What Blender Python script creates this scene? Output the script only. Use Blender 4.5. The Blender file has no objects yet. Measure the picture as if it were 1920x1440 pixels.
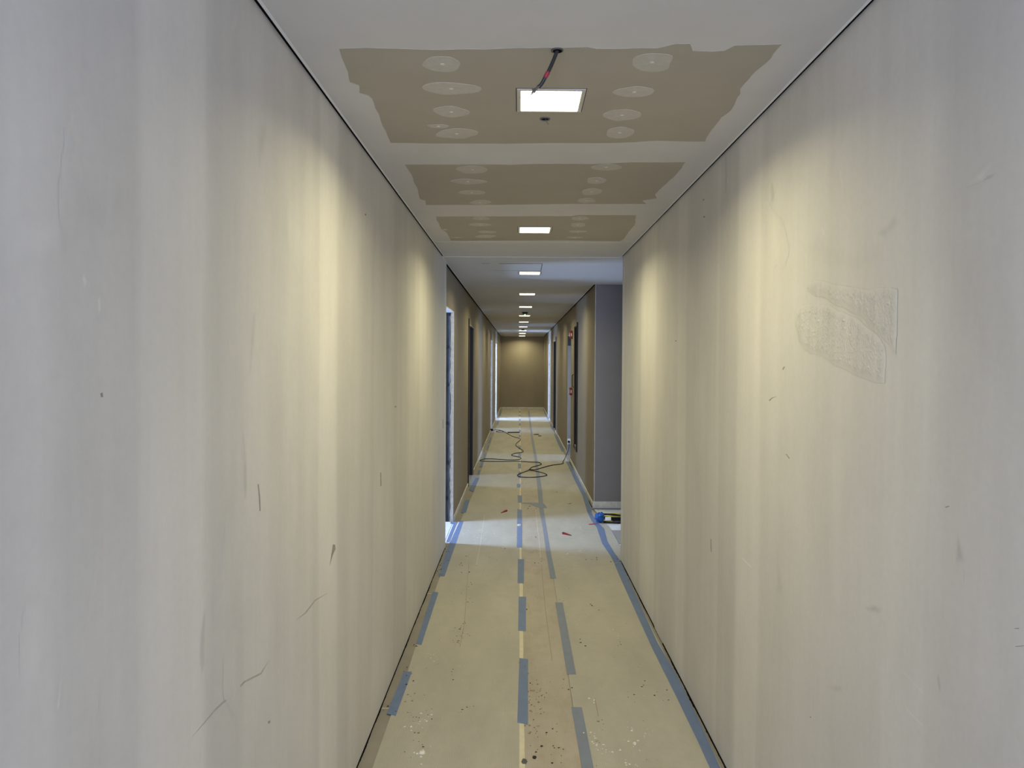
import bpy, math, random
from mathutils import Vector, noise

random.seed(7)
scene = bpy.context.scene
COL = scene.collection

# ------------------------------------------------------------------ camera
H = 2.5                      # corridor ceiling height (m)
XL, XR = -0.645, 0.84        # plastered walls of the near stretch
XF = -0.67                   # painted wall of the far stretch, left
YEND = 26.5
cam_data = bpy.data.cameras.new('camera')
cam_data.sensor_width = 36.0
cam_data.lens = 1442.0 / 1920.0 * 36.0
cam_data.shift_x = -0.00753
cam_data.shift_y = -0.00994
cam_data.clip_start = 0.05
cam = bpy.data.objects.new('camera', cam_data)
COL.objects.link(cam)
from mathutils import Matrix
cam.matrix_world = (Matrix.Translation((0, 0, 1.64))
                    @ Matrix.Rotation(math.radians(90 - 0.93), 4, 'X')
                    @ Matrix.Rotation(math.radians(0.33), 4, 'Z'))
scene.camera = cam

# ------------------------------------------------------------------ world, daylight, exposure
world = bpy.data.worlds.new('sky')
scene.world = world
world.use_nodes = True
bg = world.node_tree.nodes['Background']
bg.inputs[0].default_value = (0.55, 0.68, 1.0, 1)
bg.inputs[1].default_value = 1.0
DAY = (0.42, 0.60, 1.0)


def daylight(name, loc, size, rot, watts, col=DAY):
    """skylight entering through one window of the building"""
    l = bpy.data.lights.new(name, 'AREA')
    l.shape = 'RECTANGLE'
    l.size, l.size_y = size
    l.energy = watts
    l.color = col
    o = bpy.data.objects.new(name, l)
    o.location = loc
    o.rotation_euler = rot
    COL.objects.link(o)
    return o


WIN_LEFT = (0, -math.pi / 2, 0)      # shines towards +x
WIN_RIGHT = (0, math.pi / 2, 0)      # shines towards -x
LAMP_COLOR = (1.0, 0.915, 0.555)
LAMP_STRENGTH = 9.0            # glow of the diffuser itself
LAMP_WATTS = 8.6               # light thrown into the room by each panel
LAMP_SPREAD = math.radians(156)
daylight('daylight_back_window', (0.1, -3.55, 1.45), (1.3, 1.9), (math.pi / 2, 0, 0), 155, (0.64, 0.74, 1.0))
daylight('daylight_room', (-2.45, 7.3, 1.55), (1.5, .46), WIN_LEFT, 145)
daylight('daylight_room', (-2.45, 10.55, 1.55), (1.3, .46), WIN_LEFT, 38)
daylight('daylight_room', (-2.45, 18.3, 1.55), (1.5, .75), WIN_LEFT, 60)
daylight('daylight_room', (-2.45, 21.7, 1.55), (1.5, .95), WIN_LEFT, 230)
daylight('daylight_alcove', (4.35, 7.4, 1.55), (1.3, 1.4), WIN_RIGHT, 9)
daylight('daylight_room', (4.35, 13.0, 1.55), (1.3, 1.5), WIN_RIGHT, 120)
daylight('daylight_room', (4.35, 17.6, 1.55), (1.3, 1.2), WIN_RIGHT, 30)
daylight('daylight_room', (4.35, 22.1, 1.55), (1.3, 1.5), WIN_RIGHT, 200)

scene.cycles.max_bounces = 8
scene.cycles.glossy_bounces = 2
scene.view_settings.view_transform = 'Standard'
scene.view_settings.look = 'None'
scene.view_settings.gamma = 1.0
scene.view_settings.exposure = 0.48
scene.view_settings.use_curve_mapping = False


# ------------------------------------------------------------------ material helpers
def new_mat(name):
    m = bpy.data.materials.new(name)
    m.use_nodes = True
    return m, m.node_tree, m.node_tree.nodes['Principled BSDF']


def N(nt, kind, **kw):
    n = nt.nodes.new(kind)
    for k, v in kw.items():
        setattr(n, k, v)
    return n


def position(nt, scale=(1, 1, 1)):
    g = N(nt, 'ShaderNodeNewGeometry')
    mp = N(nt, 'ShaderNodeVectorMath', operation='MULTIPLY')
    mp.inputs[1].default_value = scale
    nt.links.new(g.outputs['Position'], mp.inputs[0])
    return mp.outputs[0]


def noise_tex(nt, vec, scale, detail=4, rough=0.55):
    t = N(nt, 'ShaderNodeTexNoise')
    t.inputs['Scale'].default_value = scale
    t.inputs['Detail'].default_value = detail
    t.inputs['Roughness'].default_value = rough
    nt.links.new(vec, t.inputs['Vector'])
    return t.outputs['Fac']


def scaled(nt, col_socket_or_value, fac, lo, hi):
    """multiply a colour by a factor that runs lo..hi with fac"""
    mr = N(nt, 'ShaderNodeMapRange')
    mr.inputs['From Min'].default_value = 0.3
    mr.inputs['From Max'].default_value = 0.7
    mr.inputs['To Min'].default_value = lo
    mr.inputs['To Max'].default_value = hi
    nt.links.new(fac, mr.inputs['Value'])
    mul = N(nt, 'ShaderNodeVectorMath', operation='SCALE')
    if isinstance(col_socket_or_value, tuple):
        mul.inputs[0].default_value = col_socket_or_value[:3]
    else:
        nt.links.new(col_socket_or_value, mul.inputs[0])
    nt.links.new(mr.outputs[0], mul.inputs['Scale'])
    return mul.outputs[0]


def plain(name, col, rough=0.7, var=0.06, scale=8.0, stretch=(1, 1, 1), bump=0.0, bump_scale=80.0,
          metal=0.0, spec=0.3, emit=None):
    m, nt, b = new_mat(name)
    v = position(nt, stretch)
    c = scaled(nt, tuple(col), noise_tex(nt, v, scale), 1 - var, 1 + var)
    nt.links.new(c, b.inputs['Base Color'])
    b.inputs['Roughness'].default_value = rough
    b.inputs['Metallic'].default_value = metal
    b.inputs['Specular IOR Level'].default_value = spec
    if bump:
        bp = N(nt, 'ShaderNodeBump')
        bp.inputs['Strength'].default_value = bump
        bp.inputs['Distance'].default_value = 0.002
        nt.links.new(noise_tex(nt, position(nt), bump_scale), bp.inputs['Height'])
        nt.links.new(bp.outputs[0], b.inputs['Normal'])
    if emit:
        b.inputs['Emission Color'].default_value = (*emit[0], 1)
        b.inputs['Emission Strength'].default_value = emit[1]
    return m


def plaster_wall(name, base, bands, ymin, ymax):
    """skim-coated wall: vertical feathered joint bands along y, trowel streaks, blotches"""
    m, nt, b = new_mat(name)
    g = N(nt, 'ShaderNodeNewGeometry')
    sep = N(nt, 'ShaderNodeSeparateXYZ')
    nt.links.new(g.outputs['Position'], sep.inputs[0])
    wob = noise_tex(nt, position(nt, (1, 2.0, 0.7)), 1.6, 4)
    ma = N(nt, 'ShaderNodeMath', operation='MULTIPLY_ADD')
    nt.links.new(wob, ma.inputs[0])
    ma.inputs[1].default_value = 0.06
    nt.links.new(sep.outputs['Y'], ma.inputs[2])
    mr = N(nt, 'ShaderNodeMapRange')
    mr.inputs['From Min'].default_value = ymin + 0.03
    mr.inputs['From Max'].default_value = ymax + 0.03
    nt.links.new(ma.outputs[0], mr.inputs['Value'])
    ramp = N(nt, 'ShaderNodeValToRGB')
    nt.links.new(mr.outputs[0], ramp.inputs[0])
    cr = ramp.color_ramp
    cr.interpolation = 'LINEAR'
    pts = []
    for y0, y1, v, e in bands:
        pts += [(y0 - e, 1.0), (y0 + e, v), (y1 - e, v), (y1 + e, 1.0)]
    pts.sort()
    fr = [((y - ymin) / (ymax - ymin), v) for y, v in pts][:32]
    cr.elements[0].position = fr[0][0]
    cr.elements[1].position = fr[1][0]
    for p, v in fr[2:]:
        cr.elements.new(p)
    for el, (p, v) in zip(cr.elements, fr):
        k = (v - 0.5)
        el.color = (k, k, k, 1)
    add = N(nt, 'ShaderNodeMath', operation='ADD')
    nt.links.new(ramp.outputs[0], add.inputs[0])
    add.inputs[1].default_value = 0.5
    mul = N(nt, 'ShaderNodeVectorMath', operation='SCALE')
    mul.inputs[0].default_value = base
    nt.links.new(add.outputs[0], mul.inputs['Scale'])
    c = scaled(nt, mul.outputs[0], noise_tex(nt, position(nt, (1, 4.5, 0.35)), 1.8, 4, 0.55), 0.965, 1.035)
    c = scaled(nt, c, noise_tex(nt, position(nt, (1, 1.2, 0.8)), 2.4, 6, .62), 0.95, 1.045)
    c = scaled(nt, c, noise_tex(nt, position(nt, (1, 16.0, 0.6)), 3.0, 3, 0.6), 0.992, 1.008)
    c = scaled(nt, c, noise_tex(nt, position(nt), 55.0, 4, 0.6), 0.982, 1.018)
    at = N(nt, 'ShaderNodeAttribute', attribute_name='shade')     # trowel marks: lighter or darker filler
    ad = N(nt, 'ShaderNodeMath', operation='ADD')
    ad.inputs[1].default_value = 1.0
    nt.links.new(at.outputs['Fac'], ad.inputs[0])
    fin = N(nt, 'ShaderNodeVectorMath', operation='SCALE')
    nt.links.new(c, fin.inputs[0])
    nt.links.new(ad.outputs[0], fin.inputs['Scale'])
    nt.links.new(fin.outputs[0], b.inputs['Base Color'])
    b.inputs['Roughness'].default_value = 0.75
    b.inputs['Specular IOR Level'].default_value = 0.25
    bp = N(nt, 'ShaderNodeBump')
    bp.inputs['Strength'].default_value = 0.35
    bp.inputs['Distance'].default_value = 0.003
    nt.links.new(noise_tex(nt, position(nt, (1, 3, 0.8)), 4, 8, 0.62), bp.inputs['Height'])
    nt.links.new(bp.outputs[0], b.inputs['Normal'])
    return m


def cardboard(name, col, stain=None):
    m, nt, b = new_mat(name)
    w = N(nt, 'ShaderNodeTexWave', wave_type='BANDS', bands_direction='X')
    w.inputs['Scale'].default_value = 38.0
    w.inputs['Distortion'].default_value = 0.6
    w.inputs['Detail'].default_value = 1.0
    w.inputs['Detail Scale'].default_value = 0.6
    nt.links.new(position(nt, (1, 0.15, 1)), w.inputs['Vector'])
    c = scaled(nt, tuple(col), noise_tex(nt, position(nt, (2.2, 0.6, 1)), 2.2, 5, 0.6), 0.90, 1.08)
    if stain:
        mr = N(nt, 'ShaderNodeMapRange')
        mr.inputs['From Min'].default_value = 0.46
        mr.inputs['From Max'].default_value = 0.80
        mr.inputs['To Max'].default_value = 0.65
        nt.links.new(noise_tex(nt, position(nt, (2.0, 0.9, 1)), 4.0, 8, 0.68), mr.inputs['Value'])
        mx = N(nt, 'ShaderNodeMix', data_type='RGBA')
        mx.inputs['B'].default_value = (*stain, 1)
        nt.links.new(mr.outputs[0], mx.inputs['Factor'])
        nt.links.new(c, mx.inputs['A'])
        c = mx.outputs['Result']
    c = scaled(nt, c, noise_tex(nt, position(nt), 14.0, 5, 0.65), 0.965, 1.03)
    c = scaled(nt, c, w.outputs['Fac'], 0.972, 1.018)
    nt.links.new(c, b.inputs['Base Color'])
    b.inputs['Roughness'].default_value = 0.62
    b.inputs['Specular IOR Level'].default_value = 0.3
    bp = N(nt, 'ShaderNodeBump')
    bp.inputs['Strength'].default_value = 0.22
    bp.inputs['Distance'].default_value = 0.001
    nt.links.new(w.outputs['Fac'], bp.inputs['Height'])
    bp2 = N(nt, 'ShaderNodeBump')
    bp2.inputs['Strength'].default_value = 0.25
    bp2.inputs['Distance'].default_value = 0.004
    nt.links.new(noise_tex(nt, position(nt, (1.5, 0.8, 1)), 7.0, 4), bp2.inputs['Height'])
    nt.links.new(bp.outputs[0], bp2.inputs['Normal'])
    nt.links.new(bp2.outputs[0], b.inputs['Normal'])
    return m


WALL = (0.62, 0.60, 0.57)
M = dict(
    wall_left=plaster_wall('plaster_left', WALL, [(0.97, 1.06, 1.04, .015), (1.305, 1.575, 1.10, .016), (1.60, 1.78, .95, .02),
        (2.30, 2.40, 1.03, .02), (2.47, 2.71, 1.115, .012), (2.74, 2.90, .94, .02), (3.40, 3.86, 1.05, .03), (3.93, 4.40, .94, .03),
        (4.47, 4.98, 1.15, .02), (5.6, 6.5, .95, .1)], 0.0, 7.0),
    wall_right=plaster_wall('plaster_right', WALL, [(1.30, 1.53, .965, .02), (1.571, 1.766, 1.05, .014), (2.687, 2.96, 1.10, .012), (2.98, 3.25, .93, .015),
        (3.28, 3.86, .955, .03), (3.89, 4.10, 1.07, .02), (4.14, 4.55, .97, .04), (4.75, 5.34, 1.10, .03), (5.4, 6.2, .94, .06)], 0.0, 7.0),
    ceil_near=plain('ceiling_skim', (0.60, 0.585, 0.565), .8, .035, 3.0, (1, 1, 1), .15, 30),
    board=plain('bare_gypsum_board', (0.40, 0.365, 0.30), .85, .03, 5.0, bump=.05, bump_scale=150),
    filler=plain('joint_filler', (0.50, 0.475, 0.42), .8, .06, 40),
    dimple=plain('fresh_filler', (0.72, 0.70, 0.66), .8, .02, 40),
    ceil_far=plain('ceiling_paint', (0.62, 0.61, 0.60), .8, .02, 3),
    taupe=plain('taupe_paint', (0.282, 0.243, 0.188), .6, .05, 3.0, (1, 3, .4), .08, 60),
    taupe_grey=plain('grey_taupe_paint', (0.215, 0.203, 0.207), .65, .03, 3.0),
    concrete=plain('room_plaster', (0.55, 0.55, 0.55), .9, .06, 4.0),
    jamb_grey=plain('grey_primer', (0.33, 0.33, 0.335), .7, .08, 6.0),
    screed=plain('grey_floor_tile', (0.27, 0.245, 0.205), .55, .08, 6.0, bump=.05),
    tile=plain('lilac_grey_tile', (0.30, 0.30, 0.31), .4, .04, 6.0),
    card=cardboard('protection_card', (0.42, 0.395, 0.335)),
    card_mid=cardboard('protection_card_worn', (0.415, 0.372, 0.305), (0.33, 0.245, 0.165)),
    cream=plain('cream_paper_tape', (0.64, 0.58, 0.43), .7, .06, 30),
    blue=plain('blue_masking_tape', (0.135, 0.190, 0.325), .55, .07, 25, (1, .4, 1), .1, 200),
    blue_pale=plain('pale_blue_masking_tape', (0.190, 0.222, 0.288), .55, .06, 25, (1, .4, 1), .1, 200),
    white=plain('white_enamel', (0.78, 0.78, 0.77), .4, .01, 10),
    lampframe=plain('lamp_frame', (0.50, 0.47, 0.45), .5, .02, 10),
    dirty_white=plain('dusty_white_skirting', (0.62, 0.60, 0.57), .6, .18, 14),
    black=plain('black_profile', (0.012, 0.012, 0.013), .5, .05, 10),
    shadow=plain('black_profile_gap_shade', (0.008, 0.008, 0.010), .9, .05, 10, spec=0.0),  # black ceiling profile; also paints the shade in the floor joints
    rubber=plain('black_rubber', (0.010, 0.010, 0.011), .75, .05, 30, spec=.08),
    conduit=plain('dark_grey_conduit', (0.028, 0.028, 0.030), .45, .1, 60),
    wire=plain('grey_wire', (0.10, 0.095, 0.09), .5, .1, 60),
    copper=plain('bare_copper', (0.45, 0.28, 0.18), .4, .05, 60, metal=.6),
    red=plain('red_plastic', (0.24, 0.014, 0.02), .4, .04, 30),
    redtape=plain('red_tape', (0.30, 0.03, 0.05), .5, .04, 30),
    galv=plain('bright_galvanised', (0.17, 0.185, 0.21), .4, .3, 18, (1, 1, .4), metal=.3),
    steel=plain('galvanised_steel', (0.058, 0.064, 0.074), .5, .45, 18, (1, 1, .4), .2, 60, metal=.3),
    ragged=plain('broken_plaster', (0.70, 0.69, 0.68), .9, .12, 40, bump=.6, bump_scale=120),
    dark=plain('dark_dirt', (0.035, 0.030, 0.027), .9, .2, 80),
    tan=plain('tan_crumbs', (0.26, 0.17, 0.10), .9, .2, 80),
    pale=plain('plaster_crumbs', (0.66, 0.63, 0.56), .9, .1, 80),
    scratch=plain('scratch_dark', (0.31, 0.29, 0.265), .9, .2, 60),
    crack=plain('hairline_crack', (0.42, 0.395, 0.36), .9, .1, 60),
    smear=plain('trowel_smear_dark', (0.50, 0.48, 0.45), .8, .05, 12, (1, 4, 1)),
    bead=plain('corner_filler', (0.64, 0.63, 0.60), .8, .04, 8, (1, 4, .4)),
    skim=plain('trowel_smear_light', (0.66, 0.645, 0.61), .8, .04, 12, (1, 4, 1)),
    skim_white=plain('white_scratch', (0.74, 0.73, 0.71), .8, .03, 20),
    yellow=plain('yellow_strap', (0.50, 0.42, 0.05), .5, .1, 60),
    bluefilm=plain('blue_film', (0.015, 0.085, 0.30), .35, .2, 30, bump=.6, bump_scale=60),
    green=plain('dark_green_plastic', (0.015, 0.035, 0.018), .4, .05, 30),
    greenled=plain('green_indicator', (0.1, 0.5, 0.2), .4, .02, 30, emit=((0.35, 1.0, 0.55), 1.5)),
    lamp=plain('led_diffuser', (0.9, 0.88, 0.8), .4, .005, 10, emit=(LAMP_COLOR, LAMP_STRENGTH)),
    glass=plain('window_glass', (0.8, 0.9, 1.0), .05, .0, 10),
    paper=plain('white_threshold_sheet', (0.66, 0.67, 0.69), .6, .06, 12),
)
M['glass'].node_tree.nodes['Principled BSDF'].inputs['Transmission Weight'].default_value = 1.0
M['glass'].node_tree.nodes['Principled BSDF'].inputs['IOR'].default_value = 1.05

# ------------------------------------------------------------------ geometry helpers
ORIGIN = {}


def empty(name, loc):
    o = bpy.data.objects.new(name, None)
    o.empty_display_size = 0.05
    o.location = loc
    COL.objects.link(o)
    ORIGIN[o.name] = Vector(loc)
    return o


def link_mesh(name, verts, faces, mat, parent=None, smooth=False):
    """verts in metres in the room; the origin goes to the base of the piece"""
    vs = [Vector(v) for v in verts]
    lo = Vector([min(v[i] for v in vs) for i in range(3)])
    hi = Vector([max(v[i] for v in vs) for i in range(3)])
    org = Vector(((lo.x + hi.x) / 2, (lo.y + hi.y) / 2, lo.z))
    me = bpy.data.meshes.new(name)
    me.from_pydata([tuple(v - org) for v in vs], [], faces)
    me.validate()
    if smooth:
        for p in me.polygons:
            p.use_smooth = True
    me.materials.append(M[mat] if isinstance(mat, str) else mat)
    o = bpy.data.objects.new(name, me)
    COL.objects.link(o)
    if parent is not None:
        o.parent = parent
        o.location = org - ORIGIN[parent.name]
    else:
        o.location = org
    ORIGIN[o.name] = org
    return o


def tag(o, label, cat, group=None):
    o['label'] = label
    o['category'] = cat
    if group:
        o['group'] = group
    return o


def struct(o, label=None):
    o['kind'] = 'structure'
    if label:
        o['label'] = label
    return o


class MB:
    """collects shapes into one mesh"""
    def __init__(self):
        self.v, self.f = [], []

    def add(self, verts, faces):
        n = len(self.v)
        self.v += [tuple(v) for v in verts]
        self.f += [tuple(i + n for i in f) for f in faces]
        return self

    def box(self, x0, x1, y0, y1, z0, z1):
        v = [(x0, y0, z0), (x1, y0, z0), (x1, y1, z0), (x0, y1, z0),
             (x0, y0, z1), (x1, y0, z1), (x1, y1, z1), (x0, y1, z1)]
        return self.add(v, [(3, 2, 1, 0), (4, 5, 6, 7), (0, 1, 5, 4), (1, 2, 6, 5), (2, 3, 7, 6), (3, 0, 4, 7)])

    def bevel_box(self, x0, x1, y0, y1, z0, z1, b):
        """box with chamfered edges"""
        xs, ys, zs = (x0, x1), (y0, y1), (z0, z1)
        pts, idx = [], {}
        for i in (0, 1):
            for j in (0, 1):
                for k in (0, 1):
                    for a in range(3):
                        p = [xs[i], ys[j], zs[k]]
                        for q in range(3):
                            if q != a:
                                s = (i, j, k)[q]
                                p[q] += b if s == 0 else -b
                        idx[(i, j, k, a)] = len(pts)
                        pts.append(p)
        fs = []
        for a in range(3):
            o1, o2 = [q for q in range(3) if q != a]
            for s in (0, 1):
                ring = []
                for (u, w) in ((0, 0), (1, 0), (1, 1), (0, 1)):
                    c = [0, 0, 0]
                    c[a], c[o1], c[o2] = s, u, w
                    ring.append(idx[(*c, a)])
                fs.append(ring)
        for a in range(3):
            o1, o2 = [q for q in range(3) if q != a]
            for u in (0, 1):
                for w in (0, 1):
                    c0, c1 = [0, 0, 0], [0, 0, 0]
                    c0[o1], c0[o2], c0[a] = u, w, 0
                    c1[o1], c1[o2], c1[a] = u, w, 1
                    fs.append([idx[(*c0, o1)], idx[(*c1, o1)], idx[(*c1, o2)], idx[(*c0, o2)]])
        for i in (0, 1):
            for j in (0, 1):
                for k in (0, 1):
                    fs.append([idx[(i, j, k, 0)], idx[(i, j, k, 1)], idx[(i, j, k, 2)]])
        return self.add(pts, fs)

    def prism(self, pts, off):
        """flat outline with thickness"""
        n = len(pts)
        off = Vector(off)
        a = [Vector(p) for p in pts]
        b = [p + off for p in a]
        fs = [tuple(range(n)), tuple(range(2 * n - 1, n - 1, -1))]
        fs += [(i, (i + 1) % n, n + (i + 1) % n, n + i) for i in range(n)]
        return self.add(a + b, fs)

    def tube(self, path, rad, seg=8, caps=True):
        pts = [Vector(p) for p in path]
        rads = rad if isinstance(rad, (list, tuple)) else [rad] * len(pts)
        t0 = (pts[1] - pts[0]).normalized()
        up = Vector((0, 0, 1)) if abs(t0.z) < 0.9 else Vector((1, 0, 0))
        nrm = t0.cross(up).normalized()
        vs = []
        for i, p in enumerate(pts):
            t = (pts[min(i + 1, len(pts) - 1)] - pts[max(i - 1, 0)])
            t = t.normalized() if t.length > 1e-9 else t0
            nrm = (nrm - t * nrm.dot(t))
            nrm = nrm.normalized() if nrm.length > 1e-6 else t.orthogonal().normalized()
            bi = t.cross(nrm)
            for k in range(seg):
                a = 2 * math.pi * k / seg
                vs.append(p + (nrm * math.cos(a) + bi * math.sin(a)) * rads[i])
        fs = []
        for i in range(len(pts) - 1):
            for k in range(seg):
                k2 = (k + 1) % seg
                fs.append((i * seg + k, i * seg + k2, (i + 1) * seg + k2, (i + 1) * seg + k))
        if caps:
            fs.append(tuple(range(seg - 1, -1, -1)))
            fs.append(tuple(range((len(pts) - 1) * seg, len(pts) * seg)))
        return self.add(vs, fs)

    def chip(self, c, s, flat=0.5):
        """small irregular crumb resting at c"""
        q = []
        for k in range(6):
            a = k * math.pi / 3 + random.uniform(-.3, .3)
            r = s * random.uniform(.5, 1.1)
            q.append((c[0] + math.cos(a) * r, c[1] + math.sin(a) * r, c[2]))
        top = (c[0] + random.uniform(-.3, .3) * s, c[1] + random.uniform(-.3, .3) * s, c[2] + s * flat * random.uniform(.6, 1.3))
        return self.add(q + [top], [(k, (k + 1) % 6, 6) for k in range(6)] + [(5, 4, 3, 2, 1, 0)])

    def build(self, name, mat, parent=None, smooth=False):
        return link_mesh(name, self.v, self.f, mat, parent, smooth)


def smooth_path(pts, n=6):
    """Catmull-Rom"""
    P = [Vector(p) for p in pts]
    out = []
    for i in range(len(P) - 1):
        a, b, c, d = P[max(i - 1, 0)], P[i], P[i + 1], P[min(i + 2, len(P) - 1)]
        for k in range(n):
            t = k / n
            out.append(0.5 * ((2 * b) + (c - a) * t + (2 * a - 5 * b + 4 * c - d) * t * t + (3 * b - a - 3 * c + d) * t ** 3))
    out.append(P[-1])
    return out


def roughen(pts, step, amp, seed=0):
    """split an outline finely and make its edge ragged (2-D points)"""
    out = []
    n = len(pts)
    for i in range(n):
        a, b = Vector(pts[i]), Vector(pts[(i + 1) % n])
        k = max(1, int((b - a).length / step))
        for j in range(k):
            p = a.lerp(b, j / k)
            w = noise.noise_vector(Vector((p.x * 14 + seed, p.y * 14, seed))) * amp
            out.append((p.x + w.x, p.y + w.y))
    return out


ORD = ['first', 'second', 'third', 'fourth', 'fifth', 'sixth', 'seventh', 'eighth', 'ninth', 'tenth', 'eleventh',
       'twelfth', 'thirteenth', 'fourteenth', 'fifteenth', 'sixteenth', 'seventeenth', 'eighteenth', 'nineteenth', 'twentieth']

# ================================================================== SETTING
# ------------------------------------------------------------------ floor and slabs
struct(MB().box(-4.45, 4.45, -3.7, YEND + .15, -0.12, 0.0).build('floor', 'screed'), 'grey floor under the protection sheets')
struct(MB().box(-4.45, 4.45, -3.7, YEND + .15, 2.60, 2.72).build('ceiling_slab', 'concrete'))
# near ceiling: skimmed boards, ends where the alcove starts
ceil_near = struct(MB().box(XL + .013, XR - .013, -3.55, 6.35, H, H + .025).build('ceiling_near', 'ceil_near'),
                   'unpainted skimmed ceiling with bare board panels')
mb = MB().box(XF + .02, XR - .02, 6.36, YEND - .02, H, H + .025)
mb.box(XR - .02, 4.28, 6.36, 8.58, H, H + .025)
ceil_far = struct(mb.build('ceiling_far', 'ceil_far'), 'white painted ceiling of the far corridor')

# ------------------------------------------------------------------ walls
G = 0.012      # gap under the plaster
wl = struct(MB().box(XL - .14, XL, -3.55, 6.72, G, 2.6).build('wall_left', 'wall_left'), 'skim-coated wall on the left')
wr = struct(MB().box(XR, XR + .14, -3.55, 6.31, G, 2.6).build('wall_right', 'wall_right'), 'skim-coated wall on the right')
struct(MB().box(XR + .14, 4.3, 6.17, 6.31, 0, 2.6).build('wall_alcove_near', 'taupe_grey'))
struct(MB().box(XR + .0006, 4.3, 8.59, 8.72, 0, 2.6).build('wall_alcove_far', 'taupe_grey'), 'grey painted alcove wall')
struct(MB().box(XF - .2, XR + .2, YEND, YEND + .12, 0, 2.6).build('wall_end', 'taupe'), 'taupe painted wall closing the corridor')


def wall_with_openings(x0, x1, y0, y1, openings):
    """openings: (ya, yb, z_bottom, z_head)"""
    m = MB()
    y = y0
    for a, b, zb, zh in openings:
        m.box(x0, x1, y, a, 0, 2.6)
        m.box(x0, x1, a, b, zh, 2.6)
        if zb > 0:
            m.box(x0, x1, a, b, 0, zb)
        y = b
    m.box(x0, x1, y, y1, 0, 2.6)
    return m


ZH = 2.14
LEFT_OPEN = [(6.9, 7.8, 0, ZH), (10.08, 11.05, 0, ZH - .02), (17.75, 18.7, 0, ZH), (21.3, 22.25, 0, ZH)]
RIGHT_OPEN = [(11.15, 11.8, .36, 2.17), (12.62, 13.52, 0, 2.10), (17.85, 18.95, 0, ZH), (21.6, 22.55, 0, ZH)]
wlf = struct(wall_with_openings(XF - .115, XF, 6.72, YEND, LEFT_OPEN).build('wall_left_far', 'taupe'), 'taupe painted wall with doorways on the left')
wrf = struct(wall_with_openings(XR, XR + .115, 8.594, YEND, RIGHT_OPEN).build('wall_right_far', 'taupe'), 'taupe painted wall with doorways on the right')

# outer walls with windows, room partitions
LW = [(7.05, 7.55, .8, 2.3), (10.3, 10.8, .9, 2.2), (17.9, 18.7, .8, 2.3), (21.2, 22.2, .8, 2.3)]
RW = [(6.75, 8.15, .9, 2.2), (12.3, 13.8, .9, 2.2), (17.0, 18.2, .9, 2.2), (21.3, 22.9, .9, 2.2)]
struct(wall_with_openings(-2.42, -2.3, -3.55, YEND, LW).build('wall_outer_left', 'concrete'))
struct(wall_with_openings(4.18, 4.3, -3.55, YEND, RW).build('wall_outer_right', 'concrete'))
mb = MB()
for y in (5.6, 9.1, 15.0, 19.9, YEND):
    mb.box(-2.3, XF - .115, y, y + .1, 0, 2.6)
struct(mb.build('wall_partitions_left', 'concrete'))
mb = MB()
for y in (12.1, 15.4, 20.0, YEND):
    mb.box(XR + .115, 4.18, y, y + .1, 0, 2.6)
struct(mb.build('wall_partitions_right', 'concrete'))
# corridor end behind the photographer, with its window
mb = MB()
mb.box(XL - .14, XR + .14, -3.6, -3.5, 0, .5)
mb.box(XL - .14, XR + .14, -3.6, -3.5, 2.4, 2.6)
mb.box(XL - .14, -.55, -3.6, -3.5, .5, 2.4)
mb.box(.75, XR + .14, -3.6, -3.5, .5, 2.4)
struct(mb.build('wall_back', 'concrete'))


def window(n, x, y0, y1, z0, z1):
    w = struct(empty('window_%d' % n, (x, (y0 + y1) / 2, z0)))
    m = MB()
    t = .045
    m.box(x - .03, x + .03, y0, y1, z0, z0 + t).box(x - .03, x + .03, y0, y1, z1 - t, z1)
    m.box(x - .03, x + .03, y0, y0 + t, z0 + t, z1 - t).box(x - .03, x + .03, y1 - t, y1, z0 + t, z1 - t)
    ym = (y0 + y1) / 2
    m.box(x - .025, x + .025, ym - t / 2, ym + t / 2, z0 + t, z1 - t)
    m.build('window_frame', 'white', w)


for i, (a, b, c, d) in enumerate(LW):
    window(i + 1, -2.36, a, b, c, d)
for i, (a, b, c, d) in enumerate(RW):
    window(i + 5, 4.24, a, b, c, d)

# black recessed profiles along the ceiling edge (shadow gap), pale edge beads
tn = 0


def trim(m, mat, label=None):
    global tn
    tn += 1
    return struct(m.build('trim_%d' % tn, mat), label)


trim(MB().box(XL, XL + .012, -3.5, 6.72, H + .006, H + .05), 'shadow', 'black shadow gap along the left ceiling edge')
trim(MB().box(XR - .012, XR, -3.5, 6.31, H + .006, H + .05), 'shadow', 'black shadow gap along the right ceiling edge')
trim(MB().box(XF, XF + .03, 6.73, YEND, H + .003, H + .05), 'shadow')
trim(MB().box(XR - .03, XR, 8.58, YEND, H + .003, H + .05), 'shadow')
trim(MB().box(XR - .03, 4.18, 8.57, 8.6, H + .003, H + .05), 'shadow')
trim(MB().box(XF, XR, YEND - .03, YEND, H + .003, H + .05), 'shadow')
trim(MB().box(XL + .013, XL + .021, -3.5, 6.35, H - .0015, H), 'white')
trim(MB().box(XR - .021, XR - .013, -3.5, 6.35, H - .0015, H), 'white')
trim(MB().box(XF + .02, XF + .03, 6.36, YEND - .02, H - .0015, H), 'white')
trim(MB().box(XR - .03, XR - .02, 8.58, YEND - .02, H - .0015, H), 'white')
trim(MB().box(XL + .022, XR - .022, 6.345, 6.362, H - .0035, H), 'ceil_far', 'joint line across the ceiling')
trim(MB().box(XL + .03, XR - .03, 5.56, 5.83, H - .0012, H), 'ceil_near', 'filled joint band across the ceiling')
trim(MB().box(XL - .001, XL + .0015, 6.60, 6.721, G, H), 'bead', 'plaster corner bead at the left wall end')
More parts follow.
